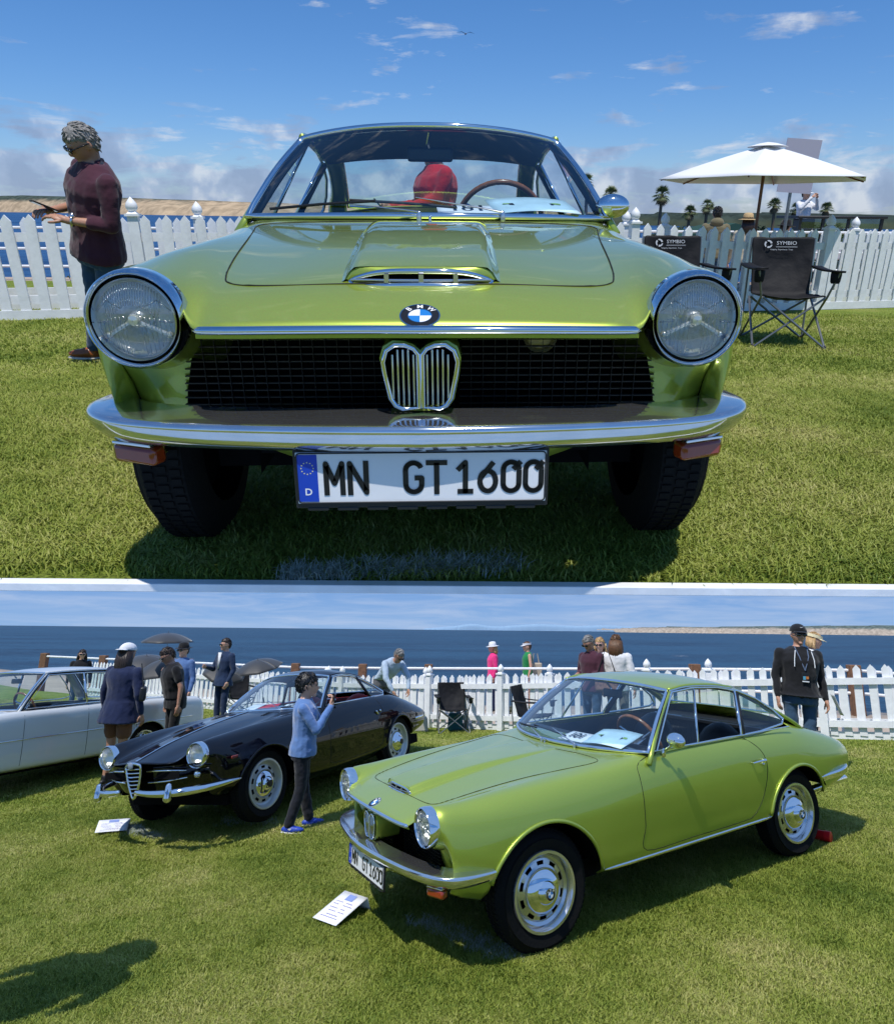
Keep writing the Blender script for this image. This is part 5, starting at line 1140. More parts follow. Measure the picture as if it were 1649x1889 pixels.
def person(label, loc, rz, H=1.72, skin=SKIN1, top=BLKC, bottom=DEN, shoe=BLACK, hair=HAIRB, hair_len=0, hat=None, specs=False, bend=0, head_pitch=.1, head_yaw=0, arms=None, legs=None, sleeve='long', hs=1.04, width=1.0, skirt=None, shorts=False, jacket_len=0, vox=.013, group=None, mat4=None, lean=0, rx=0, collar=False, feet=True, hands=((.5, 1), (.5, 1))):
    s = H / 1.72
    root = thing('person', label, 'person', loc, rz, group)
    root.matrix_world = root.matrix_world @ Matrix.Rotation(lean, 4, 'Y') @ Matrix.Scale(s, 4)
    Wd = width * 1.09; pel = Vector((0, 0, .94)); Rb = Matrix.Rotation(bend, 3, 'X')       # bend > 0: forward (towards -y)
    def U(p): return pel + Rb @ (Vector(p) - pel)
    I3 = Matrix.Identity(3)
    def half(f): return Matrix.Rotation(bend * f, 3, 'X')
    tor = [((0, .01, .86), .150, .108, 0), ((0, .0, .95), .162, .118, .1), ((0, -.005, 1.06), .148, .108, .5), ((0, -.01, 1.18), .158, .112, 1), ((0, -.005, 1.30), .180, .118, 1), ((0, .005, 1.385), .178, .100, 1), ((0, .012, 1.44), .115, .075, 1), ((0, .012, 1.48), .062, .060, 1)]
    def torso(mb, g=0.0, z0=.80, z1=2):
        rings = []
        for c, a, b, f in tor:
            if c[2] < z0 or c[2] > z1: continue
            rings.append(ell_ring(U(c) if f else Vector(c), a * Wd + g, b * Wd * 1.02 + g, half(f)))
        mb.ring_loft(rings)
    A = arms or {}; SH = [U((sg * .175 * Wd, .005, 1.395)) for sg in (1, -1)]
    EL = [Vector(A.get('e' + t, U((sg * (.215 * Wd + .02), .02, 1.12)))) for t, sg in (('r', 1), ('l', -1))]
    WR = [Vector(A.get('w' + t, U((sg * (.215 * Wd + .03), -.05, .88)))) for t, sg in (('r', 1), ('l', -1))]
    Lg = legs or {}; HP = [Vector((sg * .092 * Wd, .005, .88)) for sg in (1, -1)]
    KN = [Vector(Lg.get('k' + t, (sg * .10, -.015, .49))) for t, sg in (('r', 1), ('l', -1))]; AN = [Vector(Lg.get('a' + t, (sg * .105, .01, .085))) for t, sg in (('r', 1), ('l', -1))]
    neck = U((0, .015, 1.46)); hp = Matrix.Rotation(bend * .75 + head_pitch, 3, 'X'); hy = Matrix.Rotation(head_yaw, 3, 'Z'); HR = (hy @ hp if abs(bend) < .3 else hp @ hy) * hs
    hc = neck + Rb @ Vector((0, -.005, .065)) + HR @ Vector((0, -.012, .085))
    # body: head, neck, torso, arms, legs as one surface
    mb = MB(); torso(mb, -.012)
    def face(p, d):
        q = p.copy()
        if d.z < -.1: k = min(1, (-d.z - .1) / .9); q.x *= 1 - .34 * k; q.y = q.y * (1 - .10 * k) - .010 * k
        if d.y < 0 and -.6 < d.z < .35: q.y = max(q.y, -.092)
        return q
    mb.ell(hc, (.076, .098, .118), 20, 14, R=HR, fn=face)
    mb.ell(hc + HR @ Vector((0, -.100, -.018)), (.013, .020, .024), 8, 6, R=HR); mb.cap(hc + HR @ Vector((0, -.092, .018)), hc + HR @ Vector((0, -.108, -.022)), .009, .013, 7, 2)
    mb.ell(hc + HR @ Vector((0, -.075, -.088)), (.028, .022, .022), 8, 6, R=HR); mb.ell(hc + HR @ Vector((0, -.088, -.056)), (.022, .012, .008), 8, 6, R=HR)
    for sg in (1, -1): mb.ell(hc + HR @ Vector((sg * .078, .012, -.006)), (.010, .020, .032), 8, 6, R=HR); mb.ell(hc + HR @ Vector((sg * .030, -.082, .032)), (.022, .012, .008), 8, 5, R=HR)
    mb.cap(neck - Vector((0, 0, .04)), hc - HR @ Vector((0, -.015, .06)), .057, .052, 12, 2)
    for i in (0, 1):
        mb.cap(SH[i], EL[i], .047, .040, 10); mb.cap(EL[i], WR[i], .039, .026, 10)
        mb.cap(HP[i], KN[i], .080, .055, 12); mb.cap(KN[i], AN[i], .054, .036, 10)
    remesh(mb, 'body', skin, root, vox, 3)
    for i, sg in ((0, 1), (1, -1)):
        dr = (WR[i] - EL[i]).normalized(); dr = Vector(A.get('d' + 'rl'[i], dr)); u = Vector(A.get('u' + 'rl'[i], Vector((sg, 0, .2)))); hand(root, WR[i] + dr * .012, dr, u, skin, hands[i][0], sg if not A.get('flip') else -sg)
    # eyes and mouth
    mbe = MB()
    for sg in (1, -1): mbe.ell(hc + HR @ Vector((sg * .030, -.0885, .012)), (.011, .006, .006), 8, 6, R=HR)
    mbe.build('eyes', mat('eye_dark', (.03, .02, .015), .3), root, angle=180)
    if specs:
        mbg = MB()
        for sg in (1, -1): mbg.ell(hc + HR @ Vector((sg * .034, -.104, .010)), (.030, .010, .021), 12, 8, R=HR); mbg.tube([hc + HR @ Vector((sg * .060, -.098, .018)), hc + HR @ Vector((sg * .082, -.03, .016)), hc + HR @ Vector((sg * .084, .02, .008))], .0038, 5)
        mbg.tube([hc + HR @ Vector((-.012, -.110, .018)), hc + HR @ Vector((.012, -.110, .018))], .004, 5); mbg.build('sunglasses', SHADES, root, angle=180)
    # top
    if top is not None:
        mb = MB(); torso(mb, .014, .80 if not bend else .90)
        if jacket_len:
            rings = [ell_ring((0, 0, z), (.168 + g) * Wd, (.128 + g) * Wd, I3) for z, g in ((1.02, 0), (.92, .02), (.92 - jacket_len * .6, .035), (.92 - jacket_len, .045))]; mb.ring_loft(rings)
        elif not bend: mb.ring_loft([ell_ring((0, 0, z), (.160 + g) * Wd, (.120 + g) * Wd, I3) for z, g in ((.98, .01), (.90, .018), (.835, .020))])
        for i in (0, 1):
            if sleeve == 'none': continue
            f = {'long': 1, 'rolled': .45, 'short': 0}[sleeve]; mb.cap(SH[i] - Vector((0, 0, .005)), EL[i] if sleeve != 'short' else SH[i].lerp(EL[i], .60), .066, .054 if sleeve != 'short' else .060, 12)
            if f: mb.cap(EL[i], EL[i].lerp(WR[i], f * .97), .054, .045 if f < 1 else .037, 12)
        if sleeve != 'none':
            mb.ell(U((0, .008, 1.40)), (.175 * Wd, .085, .06), 14, 8, R=Rb)
        remesh(mb, 'shirt' if not jacket_len else 'jacket', top, root, vox, 4, wrinkle=.022 if sleeve != 'none' else .008)
        if collar:
            mb = MB()
            for sg in (1, -1): mb.add([U(p) for p in ((0, .075, 1.50), (sg * .062, .03, 1.505), (sg * .030, -.055, 1.475), (sg * .060, -.085, 1.425), (sg * .095, .0, 1.455), (0, .09, 1.465))], [(0, 1, 4, 5), (1, 2, 3, 4)])
            o = mb.build('collar', top, root); md = o.modifiers.new('t', 'SOLIDIFY'); md.thickness = .006
    # legs
    if bottom is not None:
        mb = MB()
        mb.ring_loft([ell_ring((0, .005, z), rx_ * Wd, ry_ * Wd, I3) for z, rx_, ry_ in ((.80, .165, .115), (.88, .172, .125), (.96, .164, .120), (1.01, .155, .112))])
        for i in (0, 1):
            if shorts: mb.cap(HP[i], HP[i].lerp(KN[i], .62), .092, .092, 12)
            else: mb.cap(HP[i], KN[i], .092, .068, 12); mb.cap(KN[i], AN[i].lerp(KN[i], .05), .068, .058, 12)
        remesh(mb, 'trousers' if not shorts else 'shorts', bottom, root, vox, 4, wrinkle=.020, wscale=.09)
    if skirt:
        pass
    if feet:
        for i, sg in ((0, 1), (1, -1)):
            fd = Vector(Lg.get('f' + 'rl'[i], (sg * .25, -1, 0))).normalized(); a = AN[i]; R = Matrix((Vector((-fd.y, fd.x, 0)), fd, Vector((0, 0, 1)))).transposed(); mb = MB()
            c0 = Vector((a.x, a.y, 0)) + fd * .05; b0 = a.z - .085
            mb.ell(c0 + Vector((0, 0, .045 + b0)), (.046, .135, .050), 14, 9, R=R, fn=lambda p, d: Vector((p.x, p.y, max(p.z, -.030) * (1 if p.y < .02 else .72)))); mb.cap(a - Vector((0, 0, .03)), a + Vector((0, 0, .02)), .044, .044, 10, 2)
            sh = mb.build('shoe', shoe[0] if isinstance(shoe, tuple) else shoe, root, angle=180)
            mb = MB(); mb.ell(c0 + Vector((0, 0, .014 + b0)), (.050, .140, .016), 14, 6, R=R); mb.build('sole', shoe[1] if isinstance(shoe, tuple) else BLACK, sh, angle=180)
    # hair
    if hair is not None:
        mb = MB(); sd = rng.integers(1e6)
        def hf(p, d):
            k = 1.0 + .012 * math.sin(d.x * 17 + sd) * math.sin(d.y * 13)
            zh = .062 if d.y < -.55 else (lerp(.062, .022, (d.y + .55) / .5) if d.y < -.05 else lerp(.022, -.070, min(1, (d.y + .05) / .5)))
            q = p * k
            if q.z < zh - .012: return p * .80
            return q
        mb.ell(hc + HR @ Vector((0, .006, .006)), (.080, .1025, .1225), 30, 22, R=HR, fn=hf)
        for k in range(230):
            d = Vector((random.gauss(0, 1), random.gauss(.25, 1), random.gauss(.5, .8))).normalized()
            zh = .062 if d.y < -.55 else (lerp(.062, .022, (d.y + .55) / .5) if d.y < -.05 else lerp(.022, -.070, min(1, (d.y + .05) / .5)))
            P_ = Vector((d.x * .080, d.y * .1025, d.z * .1225)); 
            if P_.z < zh: continue
            tg = Vector((0, -.3 if d.y < -.3 else .4, -1)); tg = (tg - d * tg.dot(d)); tg = (tg.normalized() + Vector((random.uniform(-.5, .5), random.uniform(-.3, .3), 0))).normalized()
            a0 = hc + HR @ (Vector((0, .006, .006)) + P_ * .99); a1 = hc + HR @ (Vector((0, .006, .006)) + P_ * 1.018 + tg * .018); a2 = hc + HR @ (Vector((0, .006, .006)) + P_ * 1.005 + tg * .036); mb.tube([a0, a1, a2], [.0065, .005, .0012], 4)
        if hair_len:
            for k in range(15):
                a = math.pi * (k / 14); x = math.cos(a) * .078; y = .02 + math.sin(a) * .075; L = hair_len * random.uniform(.82, 1.05); p0 = hc + HR @ Vector((x, y, .02)); p1 = p0 + Vector((x * .25, .02, -.12)); p2 = p0 + Vector((x * .4 + random.uniform(-.02, .02), .035 * (1 if not bend else .2), -L))
                mb.tube([p0, p1, p2], [.030, .032, .013], 7)
        mb.build('hair', hair, root, angle=180)
    if hat:
        kind, hm = hat[0], hat[1]; hb = hc + HR @ Vector((0, .006, .045)); mb = MB(); bot = 1
        def dome(p, d): return Vector((p.x, p.y, max(p.z, -.004)))
        if kind in ('cap', 'backcap', 'visor'):
            s_ = -1 if kind != 'backcap' else 1
            if kind != 'visor': mb.ell(hb, (.094, .114, .092), 22, 12, R=HR, fn=dome)
            else: mb.ring_loft([[hb + HR @ Vector((.092 * math.cos(t), .112 * math.sin(t), z)) for t in [2 * math.pi * k / 24 for k in range(24)]] for z in (.0, .045)], caps=False)
            V = []; F = []
            for i in range(9):
                t = math.radians(-65 + 130 * i / 8); V += [hb + HR @ Vector((.088 * math.sin(t), s_ * .105 * math.cos(t), .004)), hb + HR @ Vector((.085 * math.sin(t), s_ * (.105 * math.cos(t) + .075 * math.cos(t * .9)), -.012))]
            for i in range(8): F.append((2 * i, 2 * i + 1, 2 * i + 3, 2 * i + 2))
            mb2 = MB(); mb2.add(V, F); h_ = mb.build('cap', hm, root, angle=60); b_ = mb2.build('cap_brim', hm, h_); md = b_.modifiers.new('t', 'SOLIDIFY'); md.thickness = .005
            if len(hat) > 2:      # swoosh emblem
                mb3 = MB(); cx = [(-.026, .010), (-.020, .001), (-.008, -.001), (.026, .014), (-.006, .006), (-.018, .006)]
                mb3.add([hb + HR @ Vector((x, -.1145 + abs(x) * .12 + .012 * 0, z + .045 - .0)) + HR @ Vector((0, .0055, 0)) * 0 + HR @ Vector((0, -.004 + .014 * 0, 0)) for x, z in cx], [(0, 1, 2, 3, 4, 5)]); mb3.build('cap_emblem', WHITE2, h_, smooth=False)
        else:
            w = {'sun': .165, 'fedora': .150, 'bucket': .145}[kind]; dr = {'sun': -.012, 'fedora': .0, 'bucket': -.045}[kind]
            mb.lathe([(.001, .105), (.05, .102), (.080, .085), (.092, .035), (.098, .0), (.125, dr * .5), (w, dr), (w, dr - .004), (.10, -.006)], 28, 'z', c=hb, R=HR); h_ = mb.build('hat', hm, root, angle=60)
            if kind != 'bucket': mb = MB(); mb.lathe([(.0985, .002), (.0965, .022)], 28, 'z', c=hb, R=HR); mb.build('hat_band', hat[2] if len(hat) > 2 else BLKC, h_)
    root['_hc'] = tuple(hc)
    del root['_hc']
    return root, dict(hc=hc, HR=HR, WR=WR, EL=EL, U=U, SH=SH)

# ------------------------------------------------------------------ folding camp chairs
def camp_chair(label, loc, rz, logo=None, s=1.0, group='black folding camp chairs by the fences'):
    root = thing('camp_chair', label, 'chair', loc, rz, group, scale=s)
    F = [(-.29, -.27), (.29, -.27)]; Bk = [(-.27, .24), (.27, .24)]
    def leg(a, b, nm='leg'): mb = MB(); mb.tube([a, b], .0095, 8); mb.build(nm, GREYT, root)
    leg((-.29, -.27, .01), (.25, -.20, .42)); leg((.29, -.28, .01), (-.25, -.21, .42))
    leg((-.27, .26, .01), (.25, .17, .38)); leg((.27, .27, .01), (-.25, .18, .38))
    for sg in (1, -1):
        leg((sg * .29, -.27, .01), (sg * .26, .18, .38)); leg((sg * .27, .26, .01), (sg * .26, -.20, .42)); leg((sg * .27, .26, .01), (sg * .265, .33, .87), 'back_upright'); leg((sg * .26, -.20, .42), (sg * .315, -.24, .63), 'arm_support')
        mb = MB(); mb.grid([[(sg * .255, -.27 + q * .07, .645 - .012 * math.sin(q * .4)), (sg * .345, -.27 + q * .07, .640 - .014 * math.sin(q * .4))] for q in range(9)]); o = mb.build('armrest', BLACKF, root); md = o.modifiers.new('t', 'SOLIDIFY'); md.thickness = .016
        mb = MB(); mb.lathe([(.040, .63), (.042, .60), (.038, .55), (.030, .535), (.001, .533)], 16, 'z', c=(sg * .30, -.20, 0)); mb.build('cup_holder', BLACKF, o)
        for (x, y) in ((.29, -.27), (.27, .26)): mb = MB(); mb.cap((sg * x, y, .006), (sg * x, y, .03), .014, .013, 8, 1); mb.build('foot', BLACK, root)
    rows = []
    for i in range(23):
        t = i / 22; row = []
        for j in range(15):
            u = (j / 14 - .5) * 2
            if t < .55: a = t / .55; y, z = lerp(.335, .20, a), lerp(.875, .40, a); w = lerp(.262, .245, a); y += .05 * (1 - u * u) * math.sin(math.pi * min(1, a * 1.1)) 
            else: a = (t - .55) / .45; y, z = lerp(.20, -.235, a), lerp(.40, .43, a); w = .245; z -= .045 * (1 - u * u) * math.sin(math.pi * (.15 + .7 * a))
            if t < .10: w *= lerp(1.0, 1.0, t)
            row.append((u * w, y + rng.normal(0, .0030), z + rng.normal(0, .0030)))
        rows.append(row)
    mb = MB(); mb.grid(rows); o = mb.build('fabric_seat', BLACKF, root, angle=180); md = o.modifiers.new('ss', 'SUBSURF'); md.levels = 1; md.render_levels = 1; md = o.modifiers.new('t', 'SOLIDIFY'); md.thickness = .010
    if logo:
        T = face_frame((.03, .318, .825), (1, 0, 0), (0, .28, 1)); mb = MB(); add_text(mb, 'SYMBIO', .043, T, sx=1.15); add_text(mb, 'Integrity. Experience. Trust.', .017, T @ Matrix.Translation((-.04, -.056, .004)))
        for q in (-.030, -.036): mb.add([T @ Vector((x, y, .003)) for x, y in ((-.09, q), (.09, q), (.09, q + .0018), (-.09, q + .0018))], [(0, 1, 2, 3)])
        C = T @ Matrix.Translation((-.155, -.010, .004))
        for k in range(3):
            V = []; 
            for q in range(9):
                a = math.radians(120 * k + 14 + 95 * q / 8); V.append(C @ Vector((.034 * math.cos(a), .034 * math.sin(a), 0)))
            for q in range(8, -1, -1):
                a = math.radians(120 * k + 14 + 95 * q / 8); V.append(C @ Vector(((.018 + .006 * q / 8) * math.cos(a), (.018 + .006 * q / 8) * math.sin(a), 0)))
            mb.add(V, [tuple(range(len(V)))])
        mb.build('chair_lettering', mat('grey_print', (.45, .47, .5), .6), root, smooth=False)
    return root
PLACE[0] = UP
camp_chair('black camp chair with a round logo on its back, standing clear to the right', (2.66, 5.95, -.155), -.12, True)
camp_chair('black camp chair half hidden behind the right fender of the green car', (1.80, 6.1, -.155), .1, True)
PLACE[0] = LO
camp_chair('black camp chair on the grass in front of the tall white fence post', (-.33, 12.75, float(zB(-.33, 12.75))), .15, s=.95)
camp_chair('black camp chair side on beside the windscreen of the green car', (.98, 11.1, float(zB(.98, 11.1))), 1.15, s=.95)
camp_chair('black camp chair beside the man in the navy suit, behind the black car', (-4.75, 14.6, float(zB(-4.75, 14.6))), .6, s=.95)

# ------------------------------------------------------------------ people on the upper lawn
PLACE[0] = UP
def phone(parent_place, label, p, R, s=1.0):
    t = thing('phone', label, 'phone', mat4=Matrix.Translation(p) @ R.to_4x4()); mb = MB(); mb.box((0, 0, 0), (.075 * s, .009, .155 * s)); mb.build('case', BLACK, t, bevel=.006); mb = MB(); mb.box((0, -.0055, 0), (.066 * s, .001, .142 * s)); mb.build('screen', mat('dark_screen', (.02, .025, .03), .08, coat=1), t); return t
BOOT = mat('tan_leather', (.30, .085, .022), .35, var=.2, vscale=20); SOLEW = mat('pale_sole', (.62, .58, .50), .6)
pm, im = person('large grey haired man in plum shirt and jeans standing left of the head-on green car', (-2.73, 4.98, -.155), -.75, H=1.63, width=1.16, hs=1.0, skin=SKIN2, top=PLUM, bottom=DEN, shoe=(BOOT, SOLEW), hair=HAIRG, specs=True, head_pitch=.58, sleeve='rolled', vox=.009, collar=True, lean=.27,
    arms=dict(er=(.27, .0, 1.13), wr=(.10, -.22, 1.12), el=(-.29, .04, 1.13), wl=(-.10, -.24, 1.13), dr=(-.6, -.6, .1), dl=(.5, -.8, .1), ur=(0, -.2, 1), ul=(0, -.2, 1)), hands=((.55, 1), (.55, 1)), legs=dict(ar=(.13, .06, .085), al=(-.10, -.05, .085), kr=(.12, .0, .49)))
mb = MB(); w = im['WR'][0]; e = im['EL'][0]; dd = (w - e).normalized(); rr_ = [w - dd * .03 + dd.orthogonal().normalized() * .032]; q = dd.orthogonal().normalized(); q2 = dd.cross(q)
mb.tube([w - dd * .035 + (q * math.cos(2 * math.pi * k / 20) + q2 * math.sin(2 * math.pi * k / 20)) * .033 for k in range(20)], .008, 6, closed=True); mb.cap(w - dd * .035 + Vector((0, 0, .030)), w - dd * .035 + Vector((0, 0, .040)), .020, .018, 12, 1); mb.build('wrist_watch', STEEL, pm, angle=60)
mb = MB()
for k in range(6): p = im['U']((0.0, -.126 + .004 * k, 1.36 - .085 * k)); mb.ell(p, (.007, .005, .007), 8, 5)
mb.build('shirt_buttons', WHITE2, pm, angle=180)
PM = pm.matrix_world
phone(UP, 'dark phone held by the man in the plum shirt', PM @ Vector((-.02, -.31, 1.18)), (Matrix.Rotation(-.75, 3, 'Z') @ Matrix.Rotation(1.15, 3, 'X')))
RED = cloth('red_jacket_cloth', (.52, .012, .016), b=.7)
pr_, ir = person('person in a bright red hooded jacket seen through the windows of the head-on green car', (-.34, 6.15, -.16), -1.2, H=1.665, skin=SKIN3, top=RED, bottom=NAVYC, hair=None, sleeve='long', width=1.3, jacket_len=.1, hat=None, head_pitch=.35,
    arms=dict(er=(.24, -.06, 1.20), wr=(.10, -.36, 1.12), el=(-.24, -.06, 1.16), wl=(-.05, -.40, 1.14)))
mb = MB(); mb.ell(ir['hc'] + Vector((0, .012, .02)), (.105, .125, .145), 18, 12); mb.build('hood', RED, pr_, angle=180)
phone(UP, 'black phone held by the person in red', pr_.matrix_world @ Vector((.03, -.50, 1.14)), Matrix.Rotation(-1.4, 3, 'Z') @ Matrix.Rotation(.7, 3, 'X'), 1.1)
OLIVE = cloth('olive_hoodie', (.17, .145, .085)); CREAM = cloth('cream_top', (.50, .45, .34)); STRAW = mat('straw_hat', (.52, .36, .18), .8, bump=.5, bscale=80)
ph, ih = person('dark haired man in an olive hoodie seen from behind, beyond the upper fence', (4.20, 12.6, -.62), 3.0, H=1.62, top=OLIVE, hair=HAIRB, head_pitch=0)
mb = MB(); mb.ell(ih['U']((0, .08, 1.47)), (.12, .07, .085), 12, 8); mb.build('hood', OLIVE, ph, angle=180)
person('woman in a broad straw hat and cream top, beyond the upper fence', (4.78, 12.7, -.74), 3.3, H=1.62, top=CREAM, hair=HAIRD, hair_len=.3, hat=('sun', STRAW, BLKC), head_pitch=.0)
person('figure in a black brimmed hat and black top, beyond the umbrella pole', (5.42, 12.6, -.80), 2.2, H=1.58, top=BLKC, hair=HAIRD, hat=('sun', BLKC, BLKC), head_pitch=.1)

# ------------------------------------------------------------------ things on and beyond the upper lawn
CANV = mat('white_canvas', (.74, .75, .76), .8, bump=.15, bscale=25); POLE = mat('varnished_pole', (.16, .055, .025), .35, var=.2, vscale=20)
um = thing('market_umbrella', 'large white market umbrella on a dark wooden pole beyond the camp chairs', 'umbrella', (3.60, 9.25, -.28)); N_ = 6
mb = MB(); ap = Vector((0, 0, 1.995)); R_ = 1.32; rows = []
for i in range(9):
    t = i / 8; row = []
    for k in range(N_ * 6 + 1):
        a = math.radians(62) + 2 * math.pi * k / (N_ * 6); seg = (k % 6) / 6; sag = 1 - .13 * (1 - abs(seg * 2 - 1)) ; rr = R_ * t * (math.cos(math.pi / N_) / math.cos(((seg - .5)) * 2 * math.pi / N_)) ; row.append((rr * math.cos(a), rr * math.sin(a), 1.985 - .40 * t ** 1.12 - .030 * math.sin(math.pi * t) * (1 - abs(seg * 2 - 1))))
    rows.append(row)
mb.grid(rows, flip=True); o = mb.build('canopy', CANV, um, angle=25); md = o.modifiers.new('t', 'SOLIDIFY'); md.thickness = .004
mb = MB(); mb.grid([[(r * math.cos(2 * math.pi * k / 18), r * math.sin(2 * math.pi * k / 18), z) for k in range(19)] for r, z in ((.001, 2.02), (.10, 2.005), (.24, 1.965))], flip=True); mb.build('vent_cap', CANV, um, angle=60)
for k in range(N_): a = math.radians(62) + 2 * math.pi * k / N_; mb = MB(); mb.tube([(0, 0, 1.93), (R_ * .98 * math.cos(a), R_ * .98 * math.sin(a), 1.575)], .010, 6); mb.build('rib', POLE, um)
mb = MB(); mb.tube([(0, 0, 0), (0, 0, 1.97)], .020, 12); mb.build('pole', POLE, um)
mb = MB(); mb.lathe([(.22, 0), (.22, .05), (.05, .08), (.03, .25)], 20, 'z', closed=True); mb.build('base', GREYT, um)
sg_ = thing('sign_board', 'pale lilac square sign on a grey steel pole behind the white umbrella', 'sign', (5.15, 12.0, -.35))
mb = MB(); mb.tube([(0, 0, 0), (0, 0, 2.34)], .026, 10); mb.build('pole', GREYT, sg_); mb = MB(); mb.box((.06, -.04, 1.98), (.56, .012, .80), R=Matrix.Rotation(.06, 3, 'Y')); mb.build('board', mat('lilac_board', (.40, .38, .47), .5), sg_)
DG = mat('dark_green_canvas', (.012, .055, .035), .8)
te = thing('tent', 'dark green gable tent roof beyond the people behind the fence', 'tent', (9.9, 28.0, -1.2)); mb = MB(); mb.add([(-3.0, 0, .95), (3.4, 0, .80), (3.4, 3, .80), (-3.0, 3, .95), (.2, 0, 1.75), (.2, 3, 1.75)], [(0, 1, 4), (2, 3, 5), (0, 4, 5, 3), (1, 2, 5, 4)]); o = mb.build('roof', DG, te, smooth=False)
mb = MB()
for x in (-2.8, 3.2):
    for y in (.1, 2.9): mb.tube([(x, y, -1), (x, y, .9)], .04, 6)
mb.build('legs', GREYT, te, kind='stuff')
tk = thing('utility_vehicle', 'dark utility vehicle with glass cab and white side band beyond the upper fence', 'vehicle', (7.15, 14.6, -.55))
VG = mat('vehicle_green', (.01, .035, .03), .25, coat=.6)
mb = MB(); mb.box((0, 0, .75), (1.7, 1.0, .30)); mb.build('side_band', mat('pale_band', (.5, .5, .54), .5), tk, bevel=.03); mb = MB(); mb.box((0, 0, .35), (1.7, 1.0, .48)); mb.build('lower_body', VG, tk, bevel=.03)
for x in (-.80, -.35, .15, .80):
    mb = MB(); mb.box((x, -.46, 1.14), (.05, .05, .50)); mb.build('cab_post', BLACK, tk)
mb = MB(); mb.box((0, 0, 1.40), (1.75, 1.05, .05)); mb.build('cab_roof', BLACK, tk, bevel=.01); mb = MB(); mb.box((0, -.46, 1.14), (1.6, .01, .48)); mb.build('cab_glass', GLASS, tk); mb = MB(); mb.box((-.6, -.2, 1.14), (.30, .3, .46)); mb.build('equipment_case', BLACK, tk, bevel=.02)
for x in (-.55, .55): mb = MB(); mb.lathe([(.001, -.52), (.24, -.52), (.26, -.46), (.26, -.34), (.24, -.3)], 24, 'y', c=(x, 0, .22)); mb.build('wheel', RUBBER, tk)
person('photographer in a white hat and shirt raised above the utility vehicle', (6.95, 15.4, -.1), .4, H=1.50, top=WT, hair=HAIRD, hat=('sun', WT, BLKC), arms=dict(er=(.27, -.15, 1.28), wr=(.10, -.25, 1.52), el=(-.27, -.15, 1.28), wl=(-.08, -.25, 1.52)))
bird = thing('gull', 'small gull gliding high in the blue sky above the green car', 'bird', (-.9, 60, 13.6), .2); 
def gull(root, s):
    mb = MB(); mb.ell((0, 0, 0), (.07 * s, .20 * s, .06 * s), 10, 7)
    for sg in (1, -1): mb.grid([[(sg * .04 * s, -.07 * s, .02 * s), (sg * .04 * s, .07 * s, .02 * s)], [(sg * .32 * s, -.08 * s, .13 * s), (sg * .32 * s, .05 * s, .12 * s)], [(sg * .70 * s, .03 * s, .05 * s), (sg * .70 * s, .05 * s, .05 * s)]])
    mb.build('body', mat('gull_grey', (.25, .27, .30), .8), root)
gull(bird, 1.0)

# palms: tapered trunk, fan leaves
TRUNK = mat('palm_trunk', (.13, .095, .065), .9, var=.3, vscale=8, bump=.5); FROND = mat('palm_frond', (.10, .13, .045), .55, var=.45, vscale=3); DEAD = mat('dry_frond', (.16, .11, .055), .8, var=.3, vscale=3)
def palm(label, loc, hgt, R, seed):
    rd = random.Random(seed); root = thing('palm_tree', label, 'palm tree', loc); mb = MB(); bx_, by_ = rd.uniform(-.3, .3), rd.uniform(-.2, .2)
    mb.tube([(bx_ * (t / 6) ** 2, by_ * (t / 6) ** 2, hgt * t / 6) for t in range(7)], [.30, .22, .19, .18, .17, .17, .20], 8); mb.build('trunk', TRUNK, root, angle=180)
    top = Vector((bx_, by_, hgt)); mb = MB(); md_ = MB()
    def fan(m_, d, L, droop, w):
        d = d.normalized(); sd = d.cross(Vector((0, 0, 1)));
        if sd.length < .1: sd = Vector((1, 0, 0))
        sd.normalize(); nn = sd.cross(d); p = top + d * L * .45 + Vector((0, 0, -droop * L * .12)); m_.tube([top, p], [.025, .015], 3)
        for k in range(13):
            a = math.radians(-75 + 150 * k / 12); q = (d * math.cos(a) + sd * math.sin(a)); e = p + q * L * .55 * rd.uniform(.85, 1.1) + Vector((0, 0, -droop * L * .30)); s_ = (q.cross(nn)).normalized() * w; mid = p.lerp(e, .5) + nn * .05 * L
            m_.add([p, mid + s_, e, mid - s_], [(0, 1, 2, 3)])
    for k in range(44):
        az = rd.uniform(0, 6.28); el_ = rd.uniform(-.35, 1.35); fan(mb, Vector((math.cos(az) * math.cos(el_), math.sin(az) * math.cos(el_), math.sin(el_))), R * rd.uniform(.8, 1.08), 1.0 - el_ * .45, R * .026)
    for k in range(16):
        az = rd.uniform(0, 6.28); el_ = rd.uniform(-1.25, -.6); fan(md_, Vector((math.cos(az) * math.cos(el_), math.sin(az) * math.cos(el_), math.sin(el_))), R * rd.uniform(.6, .85), 1.2, R * .03)
    mb.build('crown', FROND, root, smooth=False); md_.build('dry_skirt', DEAD, root, smooth=False)
for i, (u, zt, y, R, lab) in enumerate((
    (12.2, 3.30, 80, 1.05, 'palm touching the top of the windscreen line, nearest to the car mirror'), (14.9, 2.0, 80, 1.15, 'palm crown rising directly over the chrome door mirror'), (20.3, 1.95, 80, 1.3, 'tallest lone palm with a full crown midway between mirror and umbrella'), (22.9, .2, 78, 1.0, 'low bushy palm left of the man in the olive hoodie'),
    (25.5, .85, 80, 1.0, 'palm just left of the head of the man in the olive hoodie'), (33.9, 1.0, 82, 1.1, 'palm crossed by the umbrella pole'), (36.2, .6, 82, 1.0, 'palm to the right of the umbrella pole'), (40.5, .7, 84, 1.0, 'palm behind the pole of the lilac sign'))):
    palm(lab, (u, y, -6.5), zt + 7.35, R, i + 3)
